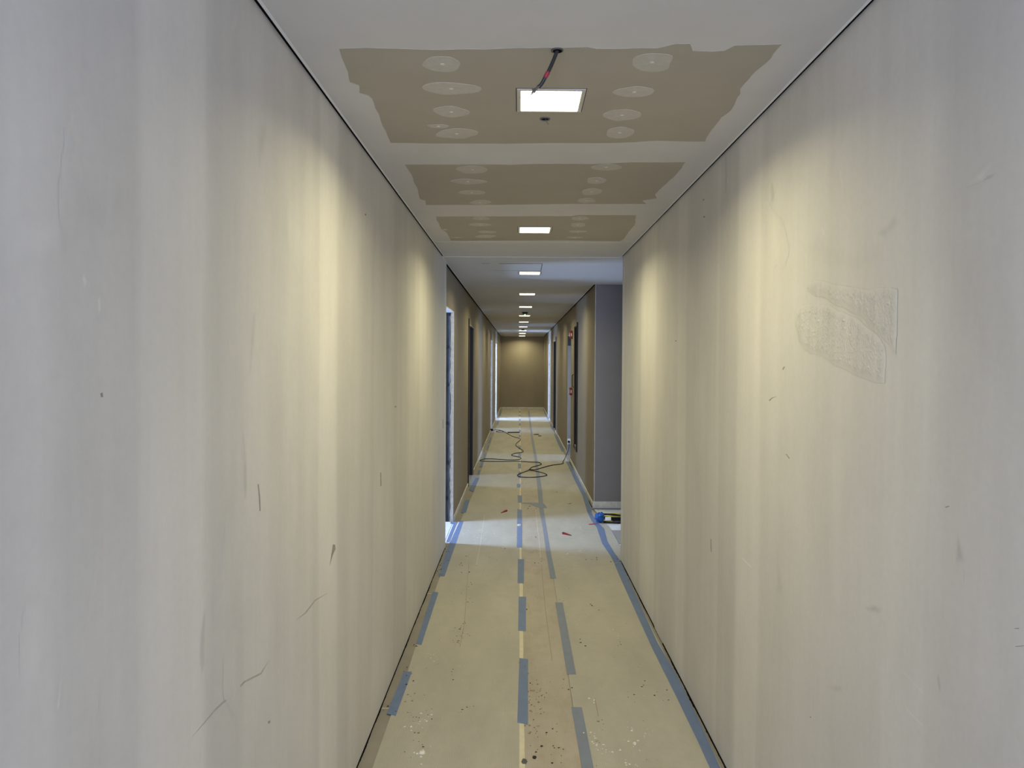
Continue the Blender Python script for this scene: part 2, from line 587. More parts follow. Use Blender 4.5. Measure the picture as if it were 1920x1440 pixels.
trim(MB().box(XR - .0015, XR + .001, 6.22, 6.311, G, H), 'bead', 'plaster corner bead at the right wall end')

# black floor strip painting the shade in the joint under the plastered walls
def foot_shade(x, sgn, y1, amp, label):
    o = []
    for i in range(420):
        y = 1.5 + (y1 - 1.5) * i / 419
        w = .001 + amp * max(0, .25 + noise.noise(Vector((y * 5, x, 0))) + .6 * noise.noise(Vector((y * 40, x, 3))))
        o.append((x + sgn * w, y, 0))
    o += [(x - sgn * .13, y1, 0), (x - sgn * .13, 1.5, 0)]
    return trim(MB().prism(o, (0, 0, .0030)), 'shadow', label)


foot_shade(XL, 1, 6.71, .0035, 'black strip painting the joint shade at the foot of the left wall')
foot_shade(XR, -1, 6.30, .005, 'black strip painting the joint shade at the foot of the right wall')


trim(MB().box(XR - .0015, XR + .004, 8.5885, 8.594, 0, H), 'dirty_white', 'pale corner bead at the alcove edge')
trim(MB().box(XR - .021, XR - .014, 8.62, 12.55, 0, .0042), 'shadow', 'black strip painting the gap shade at the foot of the right skirting')  # shade of the gap below the skirting, painted as a thin black strip


# skirting
def skirting(name, boxes):
    m = MB()
    for b_ in boxes:
        m.bevel_box(*b_, .003)
    return struct(m.build(name, 'dirty_white'))


skirting('baseboard_left', [(XF, XF + .012, a, b, 0, .055) for a, b in ((7.84, 9.95), (11.18, 17.7), (18.75, 21.25), (22.3, YEND))])
skirting('baseboard_right', [(XR - .014, XR, a, b, 0, .055) for a, b in ((8.6, 12.58), (13.56, 17.75), (19.05, 21.55), (22.6, YEND))])
skirting('baseboard_end', [(XF + .012, XR - .014, YEND - .016, YEND, 0, .06)])
skirting('baseboard_alcove', [(XR - .014, 4.18, 8.582, 8.6, 0, .075)])

# ------------------------------------------------------------------ doorways
# door_1: stripped opening at the end of the plastered wall - steel stud, bolts, broken plaster edge
d1 = struct(empty('door_1', (XF - .05, 7.8, 0)), 'open doorway with bare steel jamb and broken white plaster edge')
MB().box(XF - .115, XF - .034, 7.788, 7.8, 0, ZH - .03).build('jamb', 'steel', d1)
MB().box(XF - .040, XF - .034, 7.770, 7.79, 0, ZH - .03).build('stud_flange', 'galv', d1)
MB().box(XF - .082, XF - .079, 7.780, 7.79, 0, ZH - .03).build('stud_flange', 'galv', d1)
rag = []
nz = 90
for i in range(nz + 1):
    z = (ZH) * i / nz
    w = .030 + .012 * noise.noise(Vector((z * 9, 3.1, 0))) + .008 * noise.noise(Vector((z * 31, 1.1, 0)))
    rag.append((XF - w, 7.783, z))
pts = rag + [(XF + .002, 7.783, ZH), (XF + .002, 7.783, 0)]
MB().prism(pts, (0, .018, 0)).build('plaster_edge', 'ragged', d1)
for z in (1.78, 1.40, 1.01, 0.61, 0.25):
    x = XF - .058
    m = MB().tube([(x - .010, 7.790, z), (x - .010, 7.782, z)], .020, 14)
    m.tube([(x, 7.788, z), (x, 7.762, z)], .011, 10)
    m.build('bolt', 'black', d1)
MB().box(XF - .115, XF, 6.9, 7.8, ZH - .012, ZH).build('head_lining', 'paper', d1)
MB().box(XF - .115, XF - .03, 7.765, 7.788, ZH - .045, ZH - .012).build('head_channel', 'black', d1)
MB().box(XF - .115, XF - .001, 6.9, 7.79, 0, .006).build('threshold', 'paper', d1)


def cased_door(n, x, sgn, a, b, zh, label):
    """doorway with dark lining and a thin casing; sgn is the wall's inward direction"""
    d = struct(empty('door_%d' % n, (x, (a + b) / 2, 0)), label)
    w = .115

    def bx(u0, u1, *r):
        lo, hi = sorted((x + sgn * u0, x + sgn * u1))
        return MB().box(lo, hi, *r)
    bx(-w, .0, b - .018, b, 0, zh).build('jamb', 'black', d)
    bx(-w, .0, a, a + .018, 0, zh).build('jamb', 'black', d)
    bx(-w, .0, a + .018, b - .018, zh - .018, zh).build('head', 'black', d)
    bx(0, .014, a - .075, a - .07, 0, zh + .075).build('edge_strip', 'black', d)
    bx(0, .012, a - .07, a + .005, 0, zh + .07).build('casing', 'taupe', d)
    bx(0, .012, b - .005, b + .07, 0, zh + .07).build('casing', 'taupe', d)
    bx(0, .012, a + .005, b - .005, zh - .003, zh + .07).build('casing_head', 'taupe', d)
    bx(.0, .0125, a + .005, b - .005, zh - .012, zh - .003).build('casing_bead', 'dirty_white', d)
    # dark leaf standing open into the room
    lo, hi = sorted((x - sgn * .16, x - sgn * .95))
    lf = MB().bevel_box(lo, hi, b + .01, b + .05, .01, zh - .03, .003).build('door_leaf', 'black', d)
    hx = x - sgn * .88
    MB().tube(smooth_path([(hx, b + .01, 1.03), (hx, b - .035, 1.03), (hx + sgn * .03, b - .04, 1.03), (hx + sgn * .11, b - .04, 1.03)], 3), .009, 8).build('handle', 'steel', lf)
    return d


cased_door(2, XF, 1, 10.08, 11.05, ZH - .02, 'dark lined doorway with black edge strip on the left')
cased_door(6, XR, -1, 17.85, 18.95, ZH, 'dark lined doorway far along the right wall')


def bare_opening(n, x, sgn, a, b, zh, mat, label):
    d = struct(empty('door_%d' % n, (x, (a + b) / 2, 0)), label)
    lo, hi = sorted((x - sgn * .115, x - sgn * .03))
    MB().box(lo, hi, b - .012, b, 0, zh).build('jamb', mat, d)
    pts = []
    for i in range(61):
        z = zh * i / 60
        w = .03 + .016 * noise.noise(Vector((z * 8, n * 3.3, 0))) + .008 * noise.noise(Vector((z * 30, n, 0)))
        pts.append((x - sgn * w, b - .016, z))
    pts += [(x + sgn * .002, b - .016, zh), (x + sgn * .002, b - .016, 0)]
    MB().prism(pts, (0, .017, 0)).build('plaster_edge', 'ragged', d)
    lo, hi = sorted((x - sgn * .115, x))
    MB().box(lo, hi, a, b - .017, zh - .012, zh).build('head_lining', 'paper', d)
    return d


bare_opening(3, XF, 1, 17.75, 18.7, ZH, 'ragged', 'daylit bare doorway on the left, third from the camera')
bare_opening(4, XF, 1, 21.3, 22.25, ZH, 'paper', 'daylit bare doorway on the left, farthest from the camera')
bare_opening(7, XR, -1, 21.6, 22.55, ZH, 'paper', 'daylit bare doorway on the right, farthest from the camera')
d5 = struct(empty('door_5', (XR, 13.07, 0)), 'pale lined open doorway beyond the wall cabinet on the right')
MB().box(XR, XR + .115, 13.508, 13.52, 0, 2.10).build('jamb', 'jamb_grey', d5)
MB().box(XR, XR + .115, 12.62, 13.508, 2.088, 2.10).build('head_lining', 'dirty_white', d5)
MB().box(XR + .002, XR + .10, 13.496, 13.507, 1.92, 2.086).build('transom_plate', 'steel', d5)

# ------------------------------------------------------------------ bare board panels on the near ceiling, with filled screws
B1 = [(-0.505, 2.135), (-0.428, 2.128), (-0.227, 2.139), (-0.098, 2.13), (0.003, 2.122), (0.032, 2.125), (0.178, 2.114), (0.208, 2.124), (0.372, 2.118), (0.416, 2.091), (0.453, 2.087), (0.473, 2.133), (0.524, 2.141), (0.561, 2.132), (0.577, 2.099), (0.703, 2.087), (0.702, 2.189), (0.689, 2.311), (0.687, 2.433), (0.699, 2.471), (0.714, 2.638), (0.703, 2.713), (0.706, 2.922), (0.716, 3.007), (0.53, 3), (0.383, 3.032), (0.048, 3.042), (-0.059, 3.055), (-0.388, 3.051), (-0.516, 3.046), (-0.502, 2.764), (-0.491, 2.538), (-0.498, 2.506), (-0.52, 2.484), (-0.506, 2.417), (-0.531, 2.387), (-0.517, 2.306), (-0.51, 2.229)]
B2 = [(-0.506, 3.382), (-0.042, 3.372), (0.16, 3.349), (0.306, 3.355), (0.489, 3.322), (0.706, 3.317), (0.711, 3.496), (0.7, 3.761), (0.685, 3.949), (0.711, 4.048), (0.642, 4.11), (0.683, 4.192), (0.275, 4.204), (-0.236, 4.247), (-0.521, 4.255), (-0.51, 4.142), (-0.537, 4.102), (-0.519, 3.904), (-0.509, 3.622)]
B3 = [(-0.507, 4.598), (0.044, 4.565), (0.299, 4.557), (0.337, 4.523), (0.676, 4.512), (0.715, 4.836), (0.715, 5.053), (0.722, 5.433), (0.706, 5.489), (0.29, 5.47), (-0.184, 5.497), (-0.495, 5.509), (-0.496, 5.159), (-0.519, 5.003), (-0.513, 4.848)]
S1 = [(-0.229, 2.24, 0.056, 0.056), (-0.221, 2.441, 0.084, 0.057), (-0.241, 2.666, 0.06, 0.057), (-0.243, 2.92, 0.079, 0.0615), (-0.303, 2.829, 0.039, 0.0225), (0.374, 2.216, 0.066, 0.0665), (0.359, 2.46, 0.064, 0.046), (0.351, 2.69, 0.06, 0.062), (0.369, 2.895, 0.054, 0.0715)]
S2 = [(-0.217, 3.465, 0.07, 0.072), (-0.254, 3.696, 0.076, 0.0515), (-0.251, 3.935, 0.072, 0.0495), (-0.22, 4.172, 0.055, 0.056), (0.377, 3.408, 0.068, 0.0555), (0.36, 3.663, 0.05, 0.0645), (0.356, 3.899, 0.049, 0.079), (0.351, 4.113, 0.043, 0.068)]
S3 = [(-0.239, 4.641, 0.05, 0.052), (-0.252, 4.858, 0.064, 0.057), (-0.22, 5.13, 0.06, 0.053), (-0.242, 5.312, 0.066, 0.068), (0.354, 4.623, 0.051, 0.0685), (0.36, 4.838, 0.054, 0.0705), (0.379, 5.09, 0.06, 0.0415), (0.375, 5.336, 0.051, 0.037), (-0.495, 5.042, 0.021, 0.0305), (-0.445, 5.365, 0.037, 0.023)]
for bi, (outline, spots) in enumerate(((B1, S1), (B2, S2), (B3, S3))):
    o = roughen(outline, .03, .006, bi * 5.0)
    bd = MB().prism([(x, y, H - .0010) for x, y in o], (0, 0, .0012)).build('ceiling_board', 'board', ceil_near)
    for si, (x, y, rx, ry) in enumerate(spots):
        pts = []
        for k in range(26):
            a = 2 * math.pi * k / 26
            w = 1 + .18 * noise.noise(Vector((math.cos(a) * 1.3, math.sin(a) * 1.3, si * 7.7 + bi)))
            sk = .16 * math.sin(a * 2 + si) if si % 2 else 0
            pts.append((x + rx * (w + sk) * math.cos(a), y + ry * w * math.sin(a) + rx * .05 * ((si % 3) - 1) * math.cos(a), H - .0018))
        MB().prism(pts, (0, 0, .0009)).build('filler_patch', 'filler', bd)
        if rx > .02:
            MB().prism([(x + .006 * math.cos(k * math.pi / 4), y + .006 * math.sin(k * math.pi / 4), H - .0024) for k in range(8)], (0, 0, .0007)).build('screw_dimple', 'dimple', bd)

# access hatch in the far ceiling: narrow dark slits on three sides
ha = tag(empty('access_hatch', (-.07, 7.04, H)), 'flush white access hatch outlined by thin dark gaps in the ceiling', 'hatch')
hx0, hx1, hy0, hy1 = -.34, .195, 6.78, 7.30
MB().box(hx0 + .003, hx1 - .003, hy0 + .003, hy1 - .003, H - .0012, H + .001).build('hatch_panel', 'ceil_far', ha)
for r in ((hx0, hx0 + .075, hy0, hy0 + .006), (hx0 + .15, hx1 - .08, hy0 - .001, hy0 + .009), (hx1 - .08, hx1, hy0, hy0 + .004),
          (hx1 - .004, hx1, hy0, hy1), (hx0 + .05, hx1, hy1 - .006, hy1)):
    MB().box(*r, H - .0016, H + .001).build('gap', 'shadow', ha)

# ------------------------------------------------------------------ wall marks
def inside(p, poly):
    r = False
    n = len(poly)
    for i in range(n):
        (x1, y1), (x2, y2) = poly[i], poly[(i + 1) % n]
        if (y1 > p[1]) != (y2 > p[1]) and p[0] < (x2 - x1) * (p[1] - y1) / (y2 - y1) + x1:
            r = not r
    return r


def edge_dist(p, poly):
    d = 9
    for i in range(len(poly)):
        a, b = Vector(poly[i]), Vector(poly[(i + 1) % len(poly)])
        t = max(0, min(1, (Vector(p) - a).dot(b - a) / max((b - a).length_squared, 1e-9)))
        d = min(d, (Vector(p) - a.lerp(b, t)).length)
    return d


def wall_marks(marks, x, sgn, wall):
    """hairline scratches as thin slivers; trowel marks as feathered skins of filler on the wall face"""
    layers = []                                  # overlapping marks never share a layer
    for i, (mt, o) in enumerate(marks):
        box = (min(p[0] for p in o) - .01, max(p[0] for p in o) + .01, min(p[1] for p in o) - .01, max(p[1] for p in o) + .01)
        taken = {l for l, q in layers if q[0] < box[1] and q[1] > box[0] and q[2] < box[3] and q[3] > box[2]}
        layer = next(l for l in range(50) if l not in taken)
        layers.append((layer, box))
        lift = .00025 + .0001 * layer
        if mt in ('scratch', 'crack'):
            MB().prism([(x - sgn * .0003, y, z) for y, z in o], (sgn * (lift + .0004), 0, 0)).build(mt, mt, wall)
            continue
        ys, zs = [p[0] for p in o], [p[1] for p in o]
        wy, wz = max(ys) - min(ys), max(zs) - min(zs)
        ny, nz_ = max(8, min(40, int(wy / .006))), max(10, min(60, int(wz / .012)))
        feather = min(wy, wz) * (.3 if min(wy, wz) < .05 else .45)
        vs, fs, al = [], [], []
        for a_ in range(ny + 1):
            for b_ in range(nz_ + 1):
                y, z = min(ys) + wy * a_ / ny, min(zs) + wz * b_ / nz_
                e = min(1, edge_dist((y, z), o) / feather) if inside((y, z), o) else 0
                vs.append((x + sgn * lift, y, z))
                al.append(e * (.75 + .35 * noise.noise(Vector((y * 40, z * 4, i)))))
        for a_ in range(ny):
            for b_ in range(nz_):
                k = a_ * (nz_ + 1) + b_
                q = (k, k + 1, k + nz_ + 2, k + nz_ + 1)
                if max(al[j] for j in q) > 0:
                    fs.append(q)
        used = sorted({j for f_ in fs for j in f_})
        ren = {j: n_ for n_, j in enumerate(used)}
        ob = link_mesh({'smear': 'trowel_mark', 'skim': 'skim_patch', 'skim_white': 'scratch'}[mt],
                       [vs[j] for j in used], [tuple(ren[j] for j in f_) for f_ in fs], wall.data.materials[0], wall)
        at = ob.data.attributes.new('shade', 'FLOAT', 'POINT')
        big = min(1.0, .05 / min(wy, wz))
        amp = (.3 + .7 * big) * {'smear': -.23, 'skim': .10, 'skim_white': .18}[mt]
        at.data.foreach_set('value', [amp * max(0, al[j]) for j in used])


LM = [  # left wall: outline points (y, z)
    ('scratch', [(1.892, 1.333), (1.9, 1.332), (1.91, 1.301), (1.914, 1.263), (1.906, 1.264), (1.9, 1.3)]),
    ('scratch', [(3.564, 1.12), (3.586, 1.117), (3.592, 1.053), (3.569, 1.054)]),
    ('scratch', [(6.453, 1.15), (6.498, 1.147), (6.501, 1.07), (6.456, 1.074)]),
    ('scratch', [(2.658, 1.001), (2.689, 0.993), (2.697, 0.975), (2.658, 0.965), (2.613, 0.937), (2.636, 0.971)]),
    ('crack', [(2.209, 0.887), (2.314, 0.877), (2.423, 0.881), (2.592, 0.853), (2.432, 0.875), (2.323, 0.871)]),
    ('crack', [(1.511, 0.892), (1.629, 0.896), (1.753, 0.885), (1.8, 0.883), (1.916, 0.856), (1.978, 0.863), (1.92, 0.85), (1.804, 0.878), (1.756, 0.879), (1.632, 0.891)]),
    ('scratch', [(1.182, 1.587), (1.188, 1.588), (1.19, 1.581), (1.184, 1.581)]),
    ('scratch', [(3.193, 2.247), (3.221, 2.252), (3.221, 2.245), (3.194, 2.24)]),
    ('scratch', [(3.97, 1.406), (4.021, 1.403), (4.021, 1.395), (3.97, 1.398)]),
    ('scratch', [(1.97, 0.707), (1.991, 0.7), (1.986, 0.695), (1.974, 0.699)]),
    ('smear', [(1.829, 1.598), (1.836, 1.671), (1.851, 1.755), (1.881, 1.759), (1.873, 1.685), (1.843, 1.6)]),
    ('smear', [(1.783, 1.485), (1.801, 1.464), (1.818, 1.393), (1.822, 1.342), (1.808, 1.296), (1.79, 1.347), (1.794, 1.409)]),
    ('smear', [(2.226, 2.102), (2.258, 2.186), (2.319, 2.349), (2.33, 2.346), (2.274, 2.182)]),
    ('smear', [(3.124, 1.8), (3.198, 1.896), (3.31, 2.043), (3.345, 2.059), (3.31, 1.997), (3.22, 1.876), (3.145, 1.799)]),
    ('smear', [(1.566, 1.126), (1.579, 1.116), (1.574, 1.008), (1.555, 0.988), (1.542, 1.031), (1.547, 1.083)]),
    ('skim', [(1.695, 1.337), (1.815, 1.299), (1.844, 1.197), (1.851, 1.079), (1.773, 1.052), (1.612, 1.083), (1.618, 1.137), (1.671, 1.191)]),
    ('skim', [(1.67, 0.981), (1.74, 1.039), (1.773, 1.015), (1.773, 0.828), (1.739, 0.831), (1.676, 0.908)]),
    ('skim', [(2.166, 1.347), (2.202, 1.372), (2.245, 1.336), (2.251, 1.147), (2.182, 1.131)]),
    ('skim_white', [(1.181, 1.396), (1.185, 1.395), (1.172, 1.3), (1.139, 1.227), (1.136, 1.23), (1.163, 1.302)]),
    ('skim_white', [(1.081, 1.212), (1.083, 1.211), (1.075, 1.146), (1.066, 1.15)]),
    ('skim_white', [(1.23, 1.197), (1.234, 1.195), (1.192, 1.127), (1.161, 1.017), (1.157, 1.019), (1.186, 1.129)]),
    ('skim', [(1.004, 1.32), (1.043, 1.315), (1.043, 1.242), (1.025, 1.205), (0.99, 1.213), (0.988, 1.248)]),
    ('smear', [(1.877, 2.203), (1.911, 2.237), (1.959, 2.244), (1.972, 2.202), (1.943, 2.143), (1.896, 2.091), (1.88, 2.139)]),
    ('smear', [(2.269, 2.157), (2.302, 2.252), (2.319, 2.349), (2.336, 2.354), (2.325, 2.258), (2.286, 2.161)]),
    ('skim', [(1.715, 2.365), (1.728, 2.418), (1.76, 2.457), (1.77, 2.425), (1.744, 2.371)]),
    ('skim', [(2.115, 2.064), (2.179, 2.114), (2.242, 2.097), (2.326, 2.066), (2.416, 2.033), (2.43, 1.935), (2.243, 1.881), (2.139, 1.943)]),
    ('smear', [(2.776, 2.13), (2.86, 2.293), (2.913, 2.295), (2.861, 2.146), (2.818, 2.099)]),
    ('smear', [(3.379, 2.261), (3.414, 2.385), (3.452, 2.389), (3.455, 2.204), (3.419, 2.056), (3.347, 1.885), (3.312, 1.883), (3.381, 2.122)]),
    ('skim_white', [(1.132, 1.76), (1.14, 1.767), (1.148, 1.754), (1.14, 1.741)]),
    ('skim_white', [(1.174, 1.732), (1.183, 1.737), (1.186, 1.716), (1.177, 1.706)]),
    ('smear', [(1.158, 1.938), (1.175, 1.946), (1.202, 1.925), (1.196, 1.905), (1.169, 1.901)]),
    ('smear', [(1.077, 1.85), (1.097, 1.967), (1.116, 1.927), (1.268, 1.941), (1.285, 1.865), (1.202, 1.809), (1.102, 1.795)]),
    ('skim', [(0.986, 1.819), (1.018, 1.832), (1.077, 1.834), (1.084, 1.792), (1.018, 1.768), (0.984, 1.784)]),
]
wall_marks(LM, XL, 1, wl)
RM = [
    ('skim_white', [(2.897, 0.906), (2.869, 0.911), (2.744, 0.905), (2.762, 0.898), (2.835, 0.898)]),
    ('scratch', [(3.359, 0.865), (3.345, 0.869), (3.334, 0.815), (3.347, 0.812)]),
    ('smear', [(2.502, 1.043), (2.476, 1.055), (2.459, 0.99), (2.416, 0.913), (2.47, 0.881), (2.506, 0.874), (2.498, 0.944)]),
    ('scratch', [(2.421, 1.353), (2.412, 1.354), (2.383, 1.344), (2.392, 1.342)]),
    ('smear', [(3.184, 2.496), (3.151, 2.496), (3.139, 2.398), (3.153, 2.323), (3.178, 2.342)]),
    ('smear', [(2.596, 2.241), (2.569, 2.244), (2.551, 2.201), (2.566, 2.163), (2.594, 2.178)]),
    ('smear', [(2.699, 2.265), (2.682, 2.261), (2.665, 2.106), (2.567, 2.034), (2.543, 1.962), (2.554, 1.823), (2.571, 1.824), (2.57, 1.96), (2.6, 2.032), (2.688, 2.105)]),
    ('scratch', [(3.558, 2.393), (3.532, 2.388), (3.532, 2.381), (3.558, 2.386)]),
    ('scratch', [(3.545, 2.312), (3.514, 2.307), (3.514, 2.299), (3.544, 2.305)]),
    ('scratch', [(2.46, 1.62), (2.445, 1.629), (2.435, 1.627), (2.454, 1.617)]),
    ('scratch', [(2.588, 1.515), (2.555, 1.525), (2.508, 1.531), (2.555, 1.522), (2.582, 1.511)]),
    ('scratch', [(4.163, 1.759), (4.134, 1.758), (4.134, 1.752), (4.162, 1.753)]),
    ('skim', [(5.757, 0.634), (5.575, 0.744), (5.395, 0.66), (4.849, 0.692), (4.829, 0.291), (5.066, 0.083), (5.543, 0.168)]),
    ('skim', [(4.711, 0.225), (4.499, 0.258), (4.408, 0.101), (4.484, -0.052), (4.739, 0.018)]),
    ('skim', [(3.774, 0.349), (3.362, 0.455), (2.984, 0.526), (3.085, 0.087), (3.546, 0.029)]),
    ('skim', [(2.115, 1.362), (2.05, 1.584), (1.999, 1.558), (1.961, 1.396), (1.982, 1.02), (2.046, 0.885)]),
    ('smear', [(1.459, 1.97), (1.425, 1.982), (1.362, 1.979), (1.377, 1.97), (1.442, 1.971)]),
    ('smear', [(1.471, 1.304), (1.465, 1.318), (1.437, 1.267), (1.475, 1.254)]),
    ('smear', [(1.535, 1.01), (1.526, 1.027), (1.514, 0.998), (1.521, 0.979)]),
    ('scratch', [(1.512, 1.358), (1.497, 1.363), (1.497, 1.361), (1.508, 1.357)]),
    ('scratch', [(1.295, 1.193), (1.283, 1.198), (1.283, 1.196), (1.295, 1.192)]),
    ('scratch', [(1.291, 1.164), (1.27, 1.173), (1.27, 1.172), (1.291, 1.163)]),
    ('scratch', [(2.197, 0.622), (2.185, 0.629), (2.185, 0.624), (2.193, 0.621)]),
    ('smear', [(2.097, 0.756), (1.993, 0.803), (1.966, 0.795), (2.008, 0.772), (2.057, 0.762)]),
    ('smear', [(1.866, 1.047), (1.804, 1.073), (1.764, 1.074), (1.777, 1.057), (1.837, 1.043)]),
    ('skim_white', [(1.675, 0.968), (1.67, 0.971), (1.585, 0.961), (1.581, 0.954)]),
    ('skim_white', [(1.656, 0.892), (1.649, 0.897), (1.588, 0.892), (1.577, 0.888), (1.587, 0.886)]),
    ('skim_white', [(2.126, 1.116), (1.922, 1.122), (1.704, 1.177), (1.531, 1.228), (1.39, 1.25), (1.299, 1.249), (1.39, 1.249), (1.531, 1.227), (1.704, 1.175), (1.922, 1.12)]),
    ('skim', [(2.669, 2.245), (2.593, 2.156), (2.47, 2.085), (2.408, 1.99), (2.455, 1.946), (2.549, 1.967), (2.617, 2.057)]),
    ('smear', [(2.317, 1.977), (2.193, 2.02), (2.08, 1.986), (1.945, 1.924), (1.802, 1.941), (1.787, 1.864), (1.943, 1.857), (2.15, 1.887)]),
    ('skim_white', [(2.036, 2.15), (2.026, 2.148), (2.011, 2.093), (2.018, 2.085)]),
    ('skim_white', [(2.162, 2.022), (2.143, 2.014), (2.12, 1.993), (2.138, 1.993)]),
    ('smear', [(1.829, 1.945), (1.727, 1.976), (1.716, 1.95), (1.776, 1.924)]),
    ('skim', [(1.476, 1.974), (1.393, 1.998), (1.362, 2), (1.408, 1.973)]),
    ('smear', [(1.549, 1.899), (1.493, 1.911), (1.39, 1.883), (1.326, 1.753), (1.368, 1.623), (1.469, 1.673), (1.527, 1.79)]),
]
wall_marks(RM, XR, -1, wr)


# rough render patch on the right wall: two lobes of coarse sandy relief
for lobe, poly in enumerate(([(2.359, 1.771), (2.333, 1.806), (2.227, 1.815), (2.121, 1.801), (1.998, 1.771), (1.904, 1.742), (1.809, 1.712), (1.769, 1.679), (1.761, 1.593), (1.819, 1.594), (1.936, 1.611), (2.069, 1.641), (2.222, 1.666), (2.321, 1.705)],
             [(2.262, 1.885), (2.131, 1.862), (1.943, 1.835), (1.717, 1.804), (1.713, 1.666), (1.769, 1.691), (1.88, 1.746), (2.022, 1.788), (2.187, 1.829), (2.261, 1.852)])):
    poly = roughen(poly, .012, .010, 3.3 + lobe)
    ys = [p[0] for p in poly]
    zs = [p[1] for p in poly]
    st = .004
    ny, nzz = int((max(ys) - min(ys)) / st), int((max(zs) - min(zs)) / st)
    vid, vs, fs, sh = {}, [], [], []
    for i in range(ny):
        for j in range(nzz):
            c = (min(ys) + (i + .5) * st, min(zs) + (j + .5) * st)
            if not inside(c, poly):
                continue
            q = []
            for di, dj in ((0, 0), (1, 0), (1, 1), (0, 1)):
                k = (i + di, j + dj)
                if k not in vid:
                    y, z = min(ys) + k[0] * st, min(zs) + k[1] * st
                    e = min(1, edge_dist((y, z), poly) / .02) if inside((y, z), poly) else 0
                    ridge = max(0, 1 - edge_dist((y, z), poly) / .03)
                    h = e * (.0012 + .0016 * max(0, noise.noise(Vector((y * 150, z * 150, 1)))) + .0012 * ridge
                             * max(0, .5 + noise.noise(Vector((y * 90, z * 60, 4)))))
                    vid[k] = len(vs)
                    vs.append((XR - h - .00045 - .0002 * lobe, y, z))
                    gr = noise.noise(Vector((y * 210, z * 190, 9)))
                    sh.append(e * (-.03 - .26 * max(0, gr) - .06 * ridge + .10 * noise.noise(Vector((y * 40, z * 6, 2)))))
                q.append(vid[k])
            fs.append(q)
    ob = link_mesh('rough_patch', vs, fs, wr.data.materials[0], wr)
    ob.data.attributes.new('shade', 'FLOAT', 'POINT').data.foreach_set('value', sh)

# ================================================================== FLOOR COVERING
SH = .004
lx = [(-.575, 1.0), (-.583, 3.07), (-.585, 3.52), (-.581, 4.03), (-.588, 4.4), (-.594, 5.46), (-.60, 6.6), (-.60, 7.8),
      (-.565, 9.6), (-.57, 13), (-.575, 18), (-.58, YEND - .03)]
pts = [(x, y, 0) for x, y in lx] + [(.012, YEND - .03, 0), (.012, 1.0, 0)]
tag(MB().prism(pts, (0, 0, SH)).build('protection_sheet', 'card'), 'beige card floor protection sheet along the left wall', 'floor sheet')
pts = [(.014, 1.0, 0), (.014, YEND - .03, 0), (.255, YEND - .03, 0), (.262, 4.5, 0), (.258, 3.0, 0), (.255, 1.0, 0)]
tag(MB().prism(pts, (0, 0, SH - .0006)).build('protection_sheet', 'card_mid'), 'narrow worn card strip between the two centre tape lines', 'floor sheet')
pts = [(.258, 1.0, 0), (.261, 3.0, 0), (.265, 4.5, 0), (.258, YEND - .03, 0), (.80, YEND - .03, 0), (.80, 8.6, 0), (.825, 8.3, 0), (.90, 7.6, 0), (.90, 6.33, 0), (.822, 6.31, 0), (.822, 1.0, 0)]
tag(MB().prism(pts, (0, 0, SH)).build('protection_sheet', 'card'), 'beige card floor protection sheet along the right wall', 'floor sheet')

SHEETS = [o for o in COL.objects if o.name.startswith('protection_sheet')]


def crease(pts, w, mat, sheet):
    l = [(x - w / 2, y, SH - .0003) for x, y in pts]
    r_ = [(x + w / 2, y, SH - .0003) for x, y in reversed(pts)]
    MB().prism(l + r_, (0, 0, .0005)).build('crease', mat, sheet)


crease([(-0.367, 8.19), (-0.356, 7.656), (-0.342, 6.772), (-0.34, 6.15)], .003, 'cream', SHEETS[0])
crease([(-0.404, 6.214), (-0.368, 5.436), (-0.336, 4.78), (-0.334, 4.369)], .0018, 'tan', SHEETS[0])
crease([(0.183, 8.503), (0.184, 8.011), (0.186, 6.987), (0.183, 6.397)], .003, 'cream', SHEETS[1])
crease([(0.183, 6.162), (0.178, 5.091), (0.186, 4.181)], .0018, 'tan', SHEETS[1])
crease([(0.374, 3.718), (0.373, 3.631), (0.372, 3.522)], .0022, 'tan', SHEETS[2])
FLOOR = COL.objects['floor']
for yj in [(-0.626, 3.602), (-0.632, 5.393), (-0.628, 6.707)]:
    MB().box(XL, -.575, yj[1] - .002, yj[1] + .002, 0, .0012).build('tile_joint', 'cream', FLOOR)

# cream paper tape along the left seam, torn edge
pts = []
for i in range(240):
    y = 2.2 + (YEND - 2.4) * i / 239
    pts.append(((.030 if y < 6 else .024) + .006 * noise.noise(Vector((y * 3, 0, 0))) + .003 * noise.noise(Vector((y * 17, 2, 0))), y, SH))
cream = pts + [(.008, YEND - .2, SH), (.008, 2.2, SH)]
tag(MB().prism(cream, (0, 0, .0004)).build('paper_tape', 'cream'), 'cream paper tape showing between blue pieces along the centre seam', 'tape')


def tape(outline, label, mat='blue', z=SH + .0006, group='blue masking tape on the floor sheets'):
    o = MB().prism([(x, y, z) for x, y in outline], (0, 0, .0005)).build('tape_strip', mat)
    return tag(o, label, 'tape', group)


